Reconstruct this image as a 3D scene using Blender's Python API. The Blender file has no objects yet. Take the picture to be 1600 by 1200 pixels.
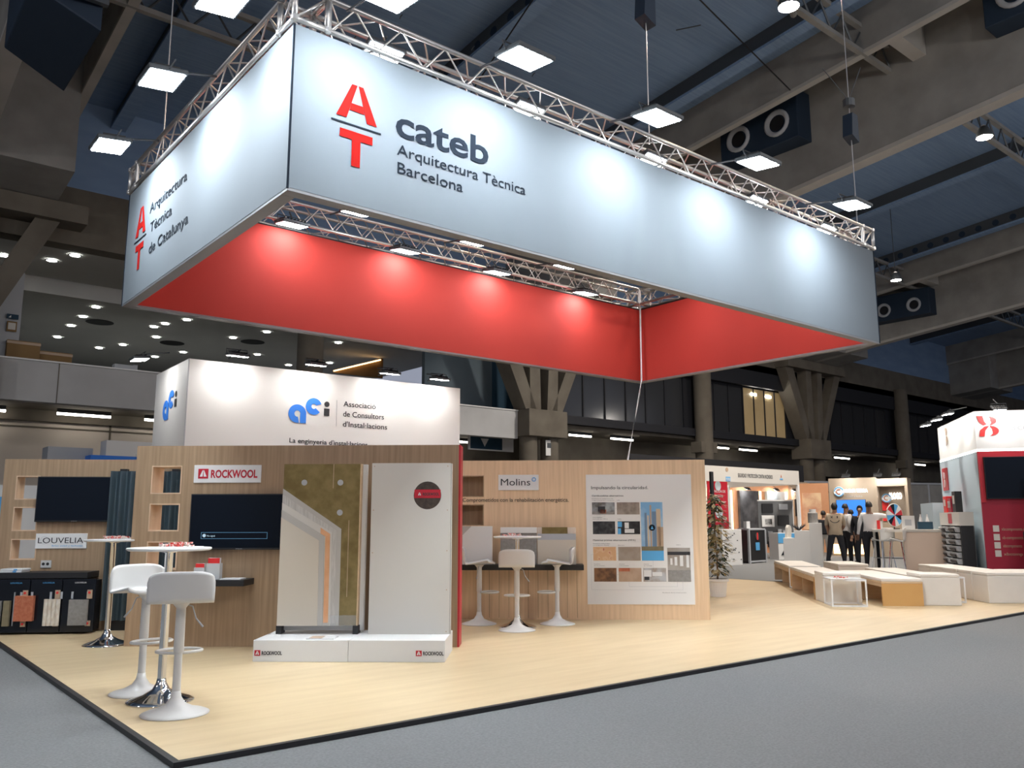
import bpy, bmesh, math, random
from mathutils import Vector, Matrix
random.seed(7)
C = bpy.context.scene.collection
R = math.radians
SC = bpy.context.scene

# ------------------------------------------------------------------ camera
cam = bpy.data.objects.new('camera', bpy.data.cameras.new('camera'))
C.objects.link(cam); SC.camera = cam
YAW, PITCH, ROLL, FPX, CAMH = R(50.7625), R(9.228), R(-0.0769), 1308.53, 1.3
f = Vector((math.cos(YAW)*math.cos(PITCH), math.sin(YAW)*math.cos(PITCH), math.sin(PITCH)))
r0 = Vector((math.sin(YAW), -math.cos(YAW), 0)); u0 = r0.cross(f)
r = math.cos(ROLL)*r0 + math.sin(ROLL)*u0; u = -math.sin(ROLL)*r0 + math.cos(ROLL)*u0
cam.matrix_world = Matrix(((r.x, u.x, -f.x, 0), (r.y, u.y, -f.y, 0), (r.z, u.z, -f.z, CAMH), (0, 0, 0, 1)))
cam.data.sensor_width = 36; cam.data.lens = 36*FPX/1600; cam.data.clip_end = 300

# ------------------------------------------------------------------ world, exposure, hall lighting
w = bpy.data.worlds.new('hall_air'); SC.world = w; w.use_nodes = True
w.node_tree.nodes['Background'].inputs[0].default_value = (0.74, 0.80, 1.0, 1)
w.node_tree.nodes['Background'].inputs[1].default_value = 0.45
SC.view_settings.view_transform = 'Standard'; SC.view_settings.look = 'None'
SC.view_settings.exposure = -0.2; SC.view_settings.gamma = 1.0
SC.view_settings.use_curve_mapping = False
FLOOD = 64.0        # emission of the flood lights' glass
SPOT = 80.0

def area(name, loc, size, power, col, rot=(0, 0, 0)):
    l = bpy.data.lights.new(name, 'AREA'); l.size = size; l.energy = power; l.color = col
    o = bpy.data.objects.new(name, l); o.location = loc; o.rotation_euler = rot; C.objects.link(o); return o
# unseen point lights added behind and beside the camera to brighten roof and hall
def fill_bulb(loc, power, col):   # added fill light without a lamp body
    l = bpy.data.lights.new('hall_fill_light', 'POINT'); l.shadow_soft_size = .5; l.energy = power; l.color = col
    o = bpy.data.objects.new('hall_fill_light', l); o.location = loc; C.objects.link(o)
for (x, y, z, p) in ((-6, -3, 9, 1.0), (5, -6, 9, 1.1), (17, -4, 9, 1.2), (-9, 9, 9, 1.0), (30, 1, 9, .6), (48, 4, 9, .5)):
    fill_bulb((x, y, z), 800*p, (1.0, 0.93, 0.84))
area('hall_fill_light', (23.4, 13.0, 11.9), 1.0, 2200, (1.0, 0.93, 0.84))   # added fill for the far stands, hidden behind the middle girder
for (x, y, p) in ((8, -3, .6), (20, 0, .8)):
    area('hall_fill_light', (x, y, 12.0), 1.6, 250*p, (1.0, 0.90, 0.78))  # unseen overhead lights added for the hall's general brightness

# ------------------------------------------------------------------ materials
def mat(name, col, rough=.6, metal=0, emit=None, estr=0, alpha=1, trans=0, spec=.5):
    m = bpy.data.materials.new(name); m.use_nodes = True
    b = m.node_tree.nodes['Principled BSDF']
    b.inputs['Base Color'].default_value = (*col, 1); b.inputs['Roughness'].default_value = rough
    b.inputs['Metallic'].default_value = metal; b.inputs['Specular IOR Level'].default_value = spec
    if emit: b.inputs['Emission Color'].default_value = (*emit, 1); b.inputs['Emission Strength'].default_value = estr
    if trans: b.inputs['Transmission Weight'].default_value = trans
    b.inputs['Alpha'].default_value = alpha
    return m
def noisy(name, c1, c2, scale=(1, 1, 1), nscale=5, rough=.7, bump=0, detail=4, lo=.35, hi=.65, metal=0, c3=None, spec=.5):
    m = mat(name, c1, rough, metal, spec=spec); nt = m.node_tree; b = nt.nodes['Principled BSDF']
    tc = nt.nodes.new('ShaderNodeTexCoord'); mp = nt.nodes.new('ShaderNodeMapping')
    mp.inputs['Scale'].default_value = scale
    n = nt.nodes.new('ShaderNodeTexNoise'); n.inputs['Scale'].default_value = nscale; n.inputs['Detail'].default_value = detail
    cr = nt.nodes.new('ShaderNodeValToRGB')
    cr.color_ramp.elements[0].position = lo; cr.color_ramp.elements[0].color = (*c1, 1)
    cr.color_ramp.elements[1].position = hi; cr.color_ramp.elements[1].color = (*c2, 1)
    if c3:
        e = cr.color_ramp.elements.new(min(.99, hi+.12)); e.color = (*c3, 1)
    L = nt.links.new
    L(tc.outputs['Object'], mp.inputs[0]); L(mp.outputs[0], n.inputs['Vector']); L(n.outputs['Fac'], cr.inputs[0]); L(cr.outputs[0], b.inputs['Base Color'])
    if bump:
        bp = nt.nodes.new('ShaderNodeBump'); bp.inputs['Strength'].default_value = bump; bp.inputs['Distance'].default_value = .02
        L(n.outputs['Fac'], bp.inputs['Height']); L(bp.outputs[0], b.inputs['Normal'])
    return m
M = {}
M['carpet'] = noisy('carpet', (.14, .142, .143), (.205, .207, .208), nscale=60, rough=.95, bump=.3, detail=6, lo=.25, hi=.75)
def platform_mat():
    m = noisy('pale_wood_vinyl', (.59, .445, .265), (.65, .505, .312), scale=(.5, 4, 1), nscale=2.2, rough=.38, detail=5)
    return m
M['deck'] = platform_mat()
M['black'] = mat('black', (.012, .012, .014), .5)
M['blackgloss'] = mat('black_gloss', (.006, .008, .013), .16)
M['screen'] = mat('dark_screen', (.003, .006, .012), .18, spec=.25)
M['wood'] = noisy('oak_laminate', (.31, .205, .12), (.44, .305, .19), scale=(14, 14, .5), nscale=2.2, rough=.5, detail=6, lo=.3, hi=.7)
M['woodlit'] = noisy('lit_oak_laminate', (.70, .49, .305), (.84, .61, .395), scale=(14, 14, .6), nscale=2, rough=.5, detail=5, lo=.3, hi=.7)  # same oak as the other walls, stronger light put into its colour
M['niche'] = noisy('pale_niche_lining', (.66, .47, .31), (.74, .55, .38), scale=(6, 6, .6), nscale=2, rough=.6)
M['white'] = mat('white_laminate', (.78, .78, .77), .45)
M['offwhite'] = mat('off_white_board', (.66, .63, .58), .55)
M['whiteplastic'] = mat('white_plastic', (.70, .69, .67), .3)
M['tablewhite'] = mat('white_tabletop', (.82, .82, .82), .3)
M['chrome'] = mat('chrome', (.75, .76, .78), .08, 1)
M['alu'] = mat('truss_aluminium', (.68, .66, .64), .32, .85)
M['spandrel'] = mat('dark_spandrel_panel', (.014, .015, .02), .6)
M['steel'] = mat('dark_steel', (.10, .11, .12), .5, .5)
M['fabric'] = noisy('white_banner_fabric', (.145, .168, .19), (.153, .176, .198), nscale=1.2, rough=.85, bump=.15, detail=2)
M['redfabric'] = noisy('red_banner_fabric', (.44, .032, .022), (.47, .035, .024), nscale=1.0, rough=.85, bump=.12, detail=2)
M['greyrail'] = mat('grey_frame_rail', (.22, .22, .23), .45, .4)
M['logored'] = mat('logo_red', (.30, .010, .008), .9, spec=.05)
M['ink'] = mat('ink_grey_blue', (.014, .019, .028), .9, spec=.05)
M['inkblack'] = mat('ink_black', (.03, .03, .035), .7)
M['aciblue'] = mat('logo_blue', (.035, .22, .80), .6)
M['lightblue'] = mat('light_blue', (.10, .40, .75), .6)
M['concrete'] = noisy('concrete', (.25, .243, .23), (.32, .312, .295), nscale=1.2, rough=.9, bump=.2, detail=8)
M['concreteedge'] = noisy('pale_lit_concrete_edge', (.42, .40, .37), (.48, .46, .43), nscale=1.2, rough=.9)  # paler than the webs: light on the beam undersides put into the colour
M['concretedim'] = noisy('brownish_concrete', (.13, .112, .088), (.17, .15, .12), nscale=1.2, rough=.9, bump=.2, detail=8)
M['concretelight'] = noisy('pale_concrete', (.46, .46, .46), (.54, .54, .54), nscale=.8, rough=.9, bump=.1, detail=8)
M['beige'] = noisy('beige_wall_panel', (.62, .55, .48), (.68, .61, .54), nscale=.5, rough=.8)
M['roof'] = noisy('blue_grey_roof_deck', (.19, .29, .46), (.23, .34, .51), scale=(.3, 8, 1), nscale=2, rough=.7, bump=.2)
M['navy'] = mat('dark_navy_metal', (.012, .028, .055), .6)
M['mezceil'] = noisy('dim_plaster_ceiling', (.50, .50, .49), (.56, .56, .54), nscale=.3, rough=.9)
M['darkwall'] = noisy('dark_interior_wall', (.035, .04, .05), (.055, .06, .07), nscale=.6, rough=.8)
M['bluewall'] = noisy('blue_grey_panel', (.11, .15, .18), (.13, .17, .20), nscale=.5, rough=.8)
M['deepblue'] = mat('deep_blue_panel', (.012, .05, .09), .7)
M['glassdark'] = mat('dark_window_glass', (.035, .037, .042), .12)
M['litroom'] = noisy('lit_office_glass', (.32, .24, .13), (.40, .31, .18), nscale=.8, rough=.4)
_b = M['litroom'].node_tree.nodes['Principled BSDF']; _b.inputs['Emission Color'].default_value = (.40, .27, .12, 1); _b.inputs['Emission Strength'].default_value = .30
M['tube'] = mat('fluorescent_tube', (1, 1, 1), .5, emit=(1, .93, .82), estr=14)
M['flood'] = mat('flood_glass', (1, 1, 1), .5, emit=(.86, .94, 1.0), estr=FLOOD)
M['outerflood'] = mat('outer_flood_glass', (1, 1, 1), .5, emit=(.86, .94, 1.0), estr=FLOOD*3.9)
M['redflood'] = mat('bright_stand_flood_glass', (1, 1, 1), .5, emit=(1, .98, .96), estr=90)
M['smallflood'] = mat('stand_flood_glass', (1, 1, 1), .5, emit=(1, .97, .93), estr=SPOT)
M['warmlamp'] = mat('warm_lamp_glass', (1, .8, .6), .5, emit=(1, .78, .56), estr=900)
M['downlight'] = mat('downlight_glass', (1, 1, 1), .5, emit=(.95, .95, .90), estr=48)
M['wool'] = noisy('mineral_wool', (.17, .125, .045), (.25, .19, .08), nscale=9, rough=.95, bump=.5, detail=9)
M['mesh'] = noisy('reinforcing_mesh', (.48, .46, .43), (.62, .60, .57), scale=(40, 1, 3), nscale=3, rough=.9)
M['plaster'] = mat('light_plaster', (.64, .58, .49), .8)
M['greyplaster'] = mat('grey_base_coat', (.50, .48, .45), .85)
M['orange'] = noisy('orange_primer', (.72, .36, .18), (.80, .44, .24), nscale=8, rough=.85)
M['windowbrown'] = noisy('brown_wool_window', (.035, .025, .02), (.07, .05, .04), nscale=20, rough=.6)
M['clear'] = mat('clear_acrylic', (.9, .93, .95), .08, alpha=.22)
M['redpaint'] = mat('red_paint', (.52, .02, .035), .4)
M['crimson'] = mat('crimson_wall', (.36, .010, .035), .5)
M['redbright'] = mat('bright_red', (.75, .03, .03), .5)
M['signred'] = mat('sign_red', (.50, .012, .03), .5)
M['slate'] = mat('slate_blue_metal', (.055, .085, .105), .45, .3)
M['brick'] = noisy('terracotta_finish', (.42, .12, .06), (.50, .17, .09), nscale=30, rough=.9, bump=.4)
M['greystone'] = noisy('grey_stone_finish', (.24, .23, .22), (.29, .28, .27), nscale=30, rough=.8)
M['travertine'] = noisy('ivory_ribbed_stone', (.62, .54, .44), (.78, .74, .66), scale=(2, 2, 1), nscale=12, rough=.8, bump=.5)
M['olive'] = noisy('olive_finish', (.18, .15, .09), (.24, .20, .12), nscale=10, rough=.8)
M['tan'] = mat('tan_plastic', (.50, .36, .25), .5)
M['ply'] = noisy('birch_plywood', (.60, .42, .25), (.68, .49, .31), scale=(2, 2, 8), nscale=2, rough=.5)
M['plyorange'] = noisy('honey_plywood', (.60, .33, .11), (.64, .37, .13), nscale=1.5, rough=.45)
M['cushion'] = noisy('white_leatherette', (.76, .71, .64), (.80, .75, .68), nscale=3, rough=.5, bump=.1)
M['frosted'] = mat('frosted_glass', (.75, .78, .80), .4, alpha=.6)
M['skin'] = mat('skin', (.34, .19, .12), .6)
M['skindark'] = mat('skin_darker', (.20, .105, .065), .6)
M['hair'] = mat('dark_hair', (.012, .010, .010), .6)
M['trousers'] = mat('dark_trousers', (.014, .016, .024), .8)
M['shirt'] = mat('white_shirt', (.72, .72, .72), .8)
M['tee'] = mat('beige_tee', (.46, .37, .27), .85)
M['shoes'] = mat('dark_shoes', (.01, .01, .01), .5)
M['blackcloth'] = mat('black_cloth', (.012, .013, .018), .9)
M['leaf'] = noisy('olive_green_leaf', (.26, .20, .09), (.44, .36, .19), nscale=5, rough=.6)
M['leafdark'] = mat('dark_green_leaf', (.035, .05, .025), .6)
M['trunk'] = mat('thin_bark', (.18, .12, .07), .9)
M['soil'] = mat('soil', (.03, .02, .015), 1)
M['taupe'] = noisy('taupe_stand_wall', (.34, .27, .20), (.37, .30, .23), nscale=.6, rough=.7)
M['pinkstone'] = noisy('glowing_pink_marble', (.62, .26, .16), (.95, .72, .45), nscale=1.6, rough=.3, detail=6)  # the panel's orange glow is mixed into the marble colours
M['marblewhite'] = noisy('pale_grey_marble', (.32, .37, .40), (.62, .70, .74), nscale=1.3, rough=.25, detail=7, c3=(.10, .10, .10))
M['marbledark'] = noisy('dark_slate_marble', (.05, .05, .055), (.12, .12, .125), nscale=2, rough=.25, detail=7)
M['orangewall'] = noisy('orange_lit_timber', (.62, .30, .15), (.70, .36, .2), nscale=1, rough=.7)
M['greywall'] = mat('grey_display_board', (.13, .135, .14), .7)
M['palegrey'] = mat('pale_grey_panel', (.45, .47, .50), .6)
M['cabblue'] = mat('pale_blue_panel', (.46, .56, .62), .6)
M['bluescreen'] = mat('blue_lit_screen', (.02, .1, .3), .3, emit=(.05, .26, .95), estr=1.0)
M['glowwhite'] = mat('backlit_lettering', (1, 1, 1), .4, emit=(1, .98, .94), estr=5)
M['warmglow'] = mat('warm_light_strip', (1, .8, .5), .4, emit=(1, .62, .30), estr=4)
M['counter'] = mat('cream_counter_front', (.86, .68, .55), .6)
M['searchline'] = mat('screen_outline_glow', (.05, .12, .2), .4, emit=(.10, .25, .40), estr=.8)
M['searchtext'] = mat('screen_text_glow', (.4, .5, .6), .4, emit=(.35, .5, .6), estr=.7)
M['paper'] = mat('white_paper', (.74, .74, .74), .7)
M['posterpaper'] = mat('poster_paper', (.82, .81, .79), .6)
M['candy'] = noisy('red_and_white_wrappers', (.70, .06, .05), (.82, .74, .68), nscale=30, rough=.4, lo=.45, hi=.55)
M['bottlewhite'] = mat('white_bottle', (.62, .64, .66), .35)
M['spongeblack'] = mat('black_cap', (.01, .01, .012), .4)
M['yellowbox'] = noisy('ochre_crate', (.22, .13, .05), (.28, .17, .07), nscale=1, rough=.8)
M['socket'] = mat('grey_white_socket', (.55, .55, .55), .4)

# ------------------------------------------------------------------ helpers
def new_obj(name, mesh, parent=None, loc=(0, 0, 0), rot=(0, 0, 0)):
    o = bpy.data.objects.new(name, mesh); C.objects.link(o)
    o.location = loc; o.rotation_euler = rot
    if parent: o.parent = parent
    return o
def tag(o, label, cat, group=None, kind=None):
    o['label'] = label; o['category'] = cat
    if group: o['group'] = group
    if kind: o['kind'] = kind
    return o
def thing(name, label, cat, loc=(0, 0, 0), rz=0, group=None):
    o = new_obj(name, None, None, loc, (0, 0, rz)); o.empty_display_size = .1
    return tag(o, label, cat, group)
def struct(o): o['kind'] = 'structure'; return o
class MB:
    def __init__(s): s.b = bmesh.new()
    def box(s, x0, x1, y0, y1, z0, z1):
        b = s.b; v = [b.verts.new(p) for p in ((x0,y0,z0),(x1,y0,z0),(x1,y1,z0),(x0,y1,z0),(x0,y0,z1),(x1,y0,z1),(x1,y1,z1),(x0,y1,z1))]
        for q in ((3,2,1,0),(4,5,6,7),(0,1,5,4),(1,2,6,5),(2,3,7,6),(3,0,4,7)): b.faces.new([v[i] for i in q])
        return s
    def hexa(s, pts):
        b = s.b; v = [b.verts.new(p) for p in pts]
        for q in ((3,2,1,0),(4,5,6,7),(0,1,5,4),(1,2,6,5),(2,3,7,6),(3,0,4,7)): b.faces.new([v[i] for i in q])
        return s
    def tube(s, pts, rad, seg=8, cap=True, closed=False):
        b = s.b; pts = [Vector(p) for p in pts]; n = len(pts); rings = []
        rads = rad if isinstance(rad, (list, tuple)) else [rad]*n
        for i, p in enumerate(pts):
            if closed: d = (pts[(i+1) % n]-pts[i-1]).normalized()
            else: d = (pts[min(i+1, n-1)]-pts[max(i-1, 0)]).normalized()
            a = Vector((0, 0, 1)) if abs(d.z) < .9 else Vector((1, 0, 0))
            x = d.cross(a).normalized(); y = d.cross(x)
            rings.append([b.verts.new(p+rads[i]*(math.cos(2*math.pi*k/seg)*x+math.sin(2*math.pi*k/seg)*y)) for k in range(seg)])
        for i in range(n if closed else n-1):
            A, B = rings[i], rings[(i+1) % n]
            for k in range(seg): b.faces.new((A[k], A[(k+1) % seg], B[(k+1) % seg], B[k]))
        if cap and not closed: b.faces.new(rings[0][::-1]); b.faces.new(rings[-1])
        return s
    def lathe(s, prof, seg=24, cx=0, cy=0):
        b = s.b; rings = []
        for rr, z in prof:
            if rr < 1e-5: rings.append([b.verts.new((cx, cy, z))])
            else: rings.append([b.verts.new((cx+rr*math.cos(2*math.pi*k/seg), cy+rr*math.sin(2*math.pi*k/seg), z)) for k in range(seg)])
        for A, B in zip(rings, rings[1:]):
            for k in range(seg):
                k2 = (k+1) % seg
                if len(A) == 1 and len(B) == 1: continue
                if len(A) == 1: b.faces.new((A[0], B[k2], B[k]))
                elif len(B) == 1: b.faces.new((A[k], A[k2], B[0]))
                else: b.faces.new((A[k], A[k2], B[k2], B[k]))
        return s
    def prism(s, pts, y0, y1):
        """polygon in x,z extruded along y"""
        b = s.b; A = [b.verts.new((x, y0, z)) for x, z in pts]; B = [b.verts.new((x, y1, z)) for x, z in pts]
        b.faces.new(A); b.faces.new(B[::-1]); n = len(pts)
        for i in range(n): b.faces.new((A[i], B[i], B[(i+1) % n], A[(i+1) % n]))
        return s
    def mesh(s, name, mt, smooth=False, bevel=0, segs=2):
        if bevel: bmesh.ops.bevel(s.b, geom=list(s.b.edges), offset=bevel, segments=segs, profile=.6, affect='EDGES')
        bmesh.ops.recalc_face_normals(s.b, faces=s.b.faces)
        if smooth:
            for fc in s.b.faces: fc.smooth = True
        me = bpy.data.meshes.new(name); s.b.to_mesh(me); s.b.free(); me.materials.append(mt)
        return me
    def put(s, name, mt, parent=None, loc=(0, 0, 0), rot=(0, 0, 0), smooth=False, bevel=0, segs=2):
        return new_obj(name, s.mesh(name, mt, smooth, bevel, segs), parent, loc, rot)
def bx(name, parent, x0, x1, y0, y1, z0, z1, mt, bevel=0, segs=2):
    return MB().box(x0, x1, y0, y1, z0, z1).put(name, mt, parent, bevel=bevel, segs=segs)
def text(s, x, z, h, parent, mt, width=None, y=-.003, bold=0, name='lettering', ext=.0015, rot=0):
    """left-bottom at (x,z) on the parent's front (-y) face; h = capital height"""
    cu = bpy.data.curves.new('t', 'FONT'); cu.body = s; cu.size = 1; cu.extrude = 0; cu.offset = bold
    cu.resolution_u = 3
    t = bpy.data.objects.new('t', cu); C.objects.link(t)
    bpy.context.view_layer.update()
    me = bpy.data.meshes.new_from_object(t.evaluated_get(bpy.context.evaluated_depsgraph_get()))
    bpy.data.objects.remove(t); bpy.data.curves.remove(cu)
    xs = [v.co.x for v in me.vertices] or [0, 1]; x0, x1 = min(xs), max(xs)
    k = h/.729; kx = k if width is None else width/max(1e-6, (x1-x0))
    for v in me.vertices: v.co = Vector(((v.co.x-x0)*kx, v.co.y*k, 0))
    me.materials.clear(); me.materials.append(mt)
    bm = bmesh.new(); bm.from_mesh(me)
    rr = bmesh.ops.extrude_face_region(bm, geom=list(bm.faces))
    bmesh.ops.translate(bm, verts=[e for e in rr['geom'] if isinstance(e, bmesh.types.BMVert)], vec=(0, 0, ext))
    bmesh.ops.recalc_face_normals(bm, faces=bm.faces)
    for fc in bm.faces: fc.smooth = False
    bm.to_mesh(me); bm.free(); me.name = name
    return new_obj(name, me, parent, (x, y, z), (math.pi/2, rot, 0))
def wall_cells(x0, x1, z0, z1, t, holes):
    xs = sorted({x0, x1, *[h[0] for h in holes], *[h[1] for h in holes]}); zs = sorted({z0, z1, *[h[2] for h in holes], *[h[3] for h in holes]})
    m = MB()
    for a, b in zip(xs, xs[1:]):
        for c, d in zip(zs, zs[1:]):
            cx, cz = (a+b)/2, (c+d)/2
            if any(h[0] < cx < h[1] and h[2] < cz < h[3] for h in holes): continue
            m.box(a, b, 0, t, c, d)
    bmesh.ops.remove_doubles(m.b, verts=m.b.verts, dist=1e-5)
    m.b.verts.index_update(); seen = {}
    for fc in list(m.b.faces):
        key = tuple(sorted(v.index for v in fc.verts))
        seen.setdefault(key, []).append(fc)
    kill = [fc for l in seen.values() if len(l) > 1 for fc in l]
    bmesh.ops.delete(m.b, geom=kill, context='FACES')
    return m
def copy_tree(o, parent=None):
    c = o.copy(); C.objects.link(c); c.parent = parent
    for ch in o.children: copy_tree(ch, c)
    return c

# ================================================================== SETTING
struct(bx('floor', None, -30, 80, -20, 45, -.13, -.03, M['carpet']))
# roof: slopes gently down towards the back wall
def zr(Y): return 15.6-.1*Y
def sl(x0, x1, y0, y1, a0, a1):
    """slab whose bottom is a0-.1Y and top a1-.1Y"""
    return [(x0,y0,a0-.1*y0),(x1,y0,a0-.1*y0),(x1,y1,a0-.1*y1),(x0,y1,a0-.1*y1),(x0,y0,a1-.1*y0),(x1,y0,a1-.1*y0),(x1,y1,a1-.1*y1),(x0,y1,a1-.1*y1)]
struct(MB().hexa(sl(-30, 80, -6, 25.2, 15.6, 15.8)).put('ceiling', M['roof']))
for i, X in enumerate((-17.3, 2.3, 21.9, 41.5, 61.1)):
    b = struct(new_obj('trim_%d' % (i+1), None))
    MB().hexa(sl(X-.5, X-.1, -6, 25.1, 12.32, 15.5)).put('beam_web', M['concrete'], b)
    MB().hexa(sl(X-.52, X-.08, -6, 25.1, 12.2, 12.32)).put('lit_bottom_nosing', M['concreteedge'], b)  # pale strip stands in for the lit underside of the beam
    MB().hexa(sl(X-2, X+2, -6, 25.1, 15.4, 15.6)).put('top_slab', M['concrete'], b)
    for d in (-2, 1.8):
        MB().hexa(sl(X+d, X+d+.2, -6, 25.1, 14.4, 15.4)).put('edge_beam', M['concrete'], b)
        MB().hexa(sl(X+d-.01, X+d+.21, -6, 25.1, 14.3, 14.4)).put('lit_edge_nosing', M['concreteedge'], b)  # lit lower edge, brightened by colour
    if X > -10:
        for Y in (-3, 8.9, 17.4):
            MB().hexa(sl(X-1.8, X-.5, Y, Y+.35, 14.3, 15.4)).put('diaphragm', M['concreteedge'], b)
        MB().hexa(sl(X-.1, X+1.8, 22.4, 25.1, 12.2, 15.4)).hexa(sl(X-1.8, X-.5, 22.4, 25.1, 12.2, 15.4)).put('end_block', M['concrete'], b)
# steel purlins with round holes, between the big beams
k = 6
for X in (-5, 5.6, 12.3, 18.6, 31.6, 38.2, 47.5, 54):
    b = struct(new_obj('trim_%d' % k, None)); k += 1
    MB().hexa(sl(X-.08, X+.08, -20, 25, 15.1, 15.6)).put('purlin_web', M['steel'], b)
    MB().hexa(sl(X-.2, X+.2, -20, 25, 15.02, 15.1)).put('purlin_flange', M['roof'], b)
    if X in (12.3, 38.2, 47.5):
        m = MB()
        for j in range(44):
            Y = -6+j*.7; m.lathe([(0, 0), (.13, 0)], 8)
        m.b.free(); m = MB()
        for j in range(44):
            Y = -6+j*.7; z = 15.33-.1*Y
            m.tube([(X-.085, Y, z), (X-.075, Y, z)], .14, 8)
        m.put('hole', M['navy'], b)['kind'] = 'stuff'
for Y in (-2.0, 9.9, 18.4):   # transverse lattice girders carrying the hall lamps
    b = struct(new_obj('trim_%d' % k, None)); k += 1
    zt = zr(Y)-.55
    MB().box(-17, 78, Y-.07, Y+.07, zt, zt+.12).box(-17, 78, Y-.07, Y+.07, zt-.75, zt-.63).put('girder_chord', M['concrete'], b)
    m = MB()
    for j in range(95):
        x = -17+j; m.tube([(x, Y, zt), (x+.5, Y, zt-.68)], .03, 4, False).tube([(x+.5, Y, zt-.68), (x+1, Y, zt)], .03, 4, False)
    m.put('lattice', M['steel'], b)['kind'] = 'stuff'

# back wall side (Y = 25): mezzanine, columns, dark glazing
b = struct(new_obj('wall_back', None))
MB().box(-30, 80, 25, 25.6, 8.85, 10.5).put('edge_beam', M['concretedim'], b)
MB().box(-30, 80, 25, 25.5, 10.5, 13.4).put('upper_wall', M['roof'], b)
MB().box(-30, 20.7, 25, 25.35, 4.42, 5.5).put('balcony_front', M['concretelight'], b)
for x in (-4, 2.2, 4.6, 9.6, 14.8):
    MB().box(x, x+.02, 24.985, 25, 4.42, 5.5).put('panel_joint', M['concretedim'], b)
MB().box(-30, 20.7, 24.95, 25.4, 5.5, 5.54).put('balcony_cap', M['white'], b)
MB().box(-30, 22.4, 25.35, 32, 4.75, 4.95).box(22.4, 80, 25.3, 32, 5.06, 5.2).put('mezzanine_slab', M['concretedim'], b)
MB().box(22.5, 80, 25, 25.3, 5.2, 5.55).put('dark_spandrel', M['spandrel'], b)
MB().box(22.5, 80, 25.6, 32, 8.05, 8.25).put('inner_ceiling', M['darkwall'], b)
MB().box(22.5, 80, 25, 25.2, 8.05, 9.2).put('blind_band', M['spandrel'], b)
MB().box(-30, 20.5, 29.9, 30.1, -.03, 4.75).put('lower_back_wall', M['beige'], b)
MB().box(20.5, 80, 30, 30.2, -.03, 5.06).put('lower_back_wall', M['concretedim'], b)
for x in (-3, 2, 7.15, 12.5, 17.8):
    MB().box(x, x+.05, 29.85, 29.9, 0, 4.45).put('panel_joint', M['concretedim'], b)
MB().box(-30, 20.5, 29.86, 29.9, 4.2, 4.24).put('panel_joint', M['concretedim'], b)
MB().box(-30, 20.5, 29.7, 29.9, 4.4, 4.75).put('cornice', M['concretedim'], b)
MB().box(24, 80, 27.6, 28.2, 3.9, 5.06).put('downstand_beam', M['concretedim'], b)
for (x0, x1) in ((31.2, 32.4), (39.7, 42.9), (50.6, 52.4), (60, 80), (22.4, 23.3)):
    MB().box(x0, x1, 25.35, 25.5, 5.2, 8.1).put('blank_bay', M['spandrel'], b)
# mezzanine interior on the left
struct(MB().box(80, 80.3, -20, 46, -.13, 16).put('wall_right', M['concretedim']))
struct(MB().box(-30, 22.5, 25.6, 46, 8.85, 9.0).put('ceiling_mezzanine', M['mezceil']))
c = struct(new_obj('wall_mezzanine', None))
MB().box(-30, 80, 45, 45.2, 4.95, 9).put('far_wall', M['darkwall'], c)
MB().box(-30, 22.5, 33.4, 46, 4.9, 5.0).put('mezzanine_floor', M['mezceil'], c)
MB().box(-30, 22.5, 29.0, 29.15, 8.35, 8.85).put('soffit_step', M['mezceil'], c)
MB().box(17.6, 20.9, 26.9, 27.1, 4.95, 8.85).put('blue_grey_partition', M['bluewall'], c)
MB().box(20.9, 22.4, 26.9, 27.1, 4.95, 8.85).put('deep_blue_partition', M['deepblue'], c)
MB().box(-1, 3.75, 26.0, 26.15, 4.95, 8.1).put('pale_partition', M['palegrey'], c)
MB().lathe([(.32, 4.95), (.32, 8.85)], 20, 16.0, 34).put('round_column', M['mezceil'], c, smooth=True)
# stair-light wedge and its warm line
MB().prism([(17.3, 7.9), (19.9, 8.9), (19.9, 7.9)], 34, 34.1).put('stair_underside', M['yellowbox'], c)
MB().tube([(17.3, 33.9, 7.95), (19.7, 33.9, 8.75)], .04, 6).put('handrail_light', M['warmglow'], c)
# glazed bays between the columns, panes and mullions
wi = 1
for (x0, x1, step, lit) in ((23.3, 31.2, 1.32, 0), (32.4, 35.9, 1.17, 0), (35.95, 39.7, .95, 1), (42.9, 50.6, 1.3, 0), (52.4, 60, 1.3, 0)):
    wn = struct(new_obj('window_%d' % wi, None)); wi += 1
    n = round((x1-x0)/step); st = (x1-x0)/n
    for j in range(n):
        MB().box(x0+j*st+.03, x0+(j+1)*st-.03, 25.4, 25.43, 5.58, 8.0).put('pane', M['litroom'] if lit else M['glassdark'], wn)
        MB().box(x0+j*st-.03, x0+j*st+.03, 25.35, 25.45, 5.55, 8.05).put('mullion', M['spandrel'], wn)
    MB().box(x0, x1, 25.35, 25.45, 8.0, 8.06).put('window_head', M['spandrel'], wn)
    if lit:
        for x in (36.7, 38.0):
            MB().box(x, x+.45, 25.36, 25.39, 7.66, 7.78).put('reflected_lamp', M['downlight'], wn)
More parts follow.
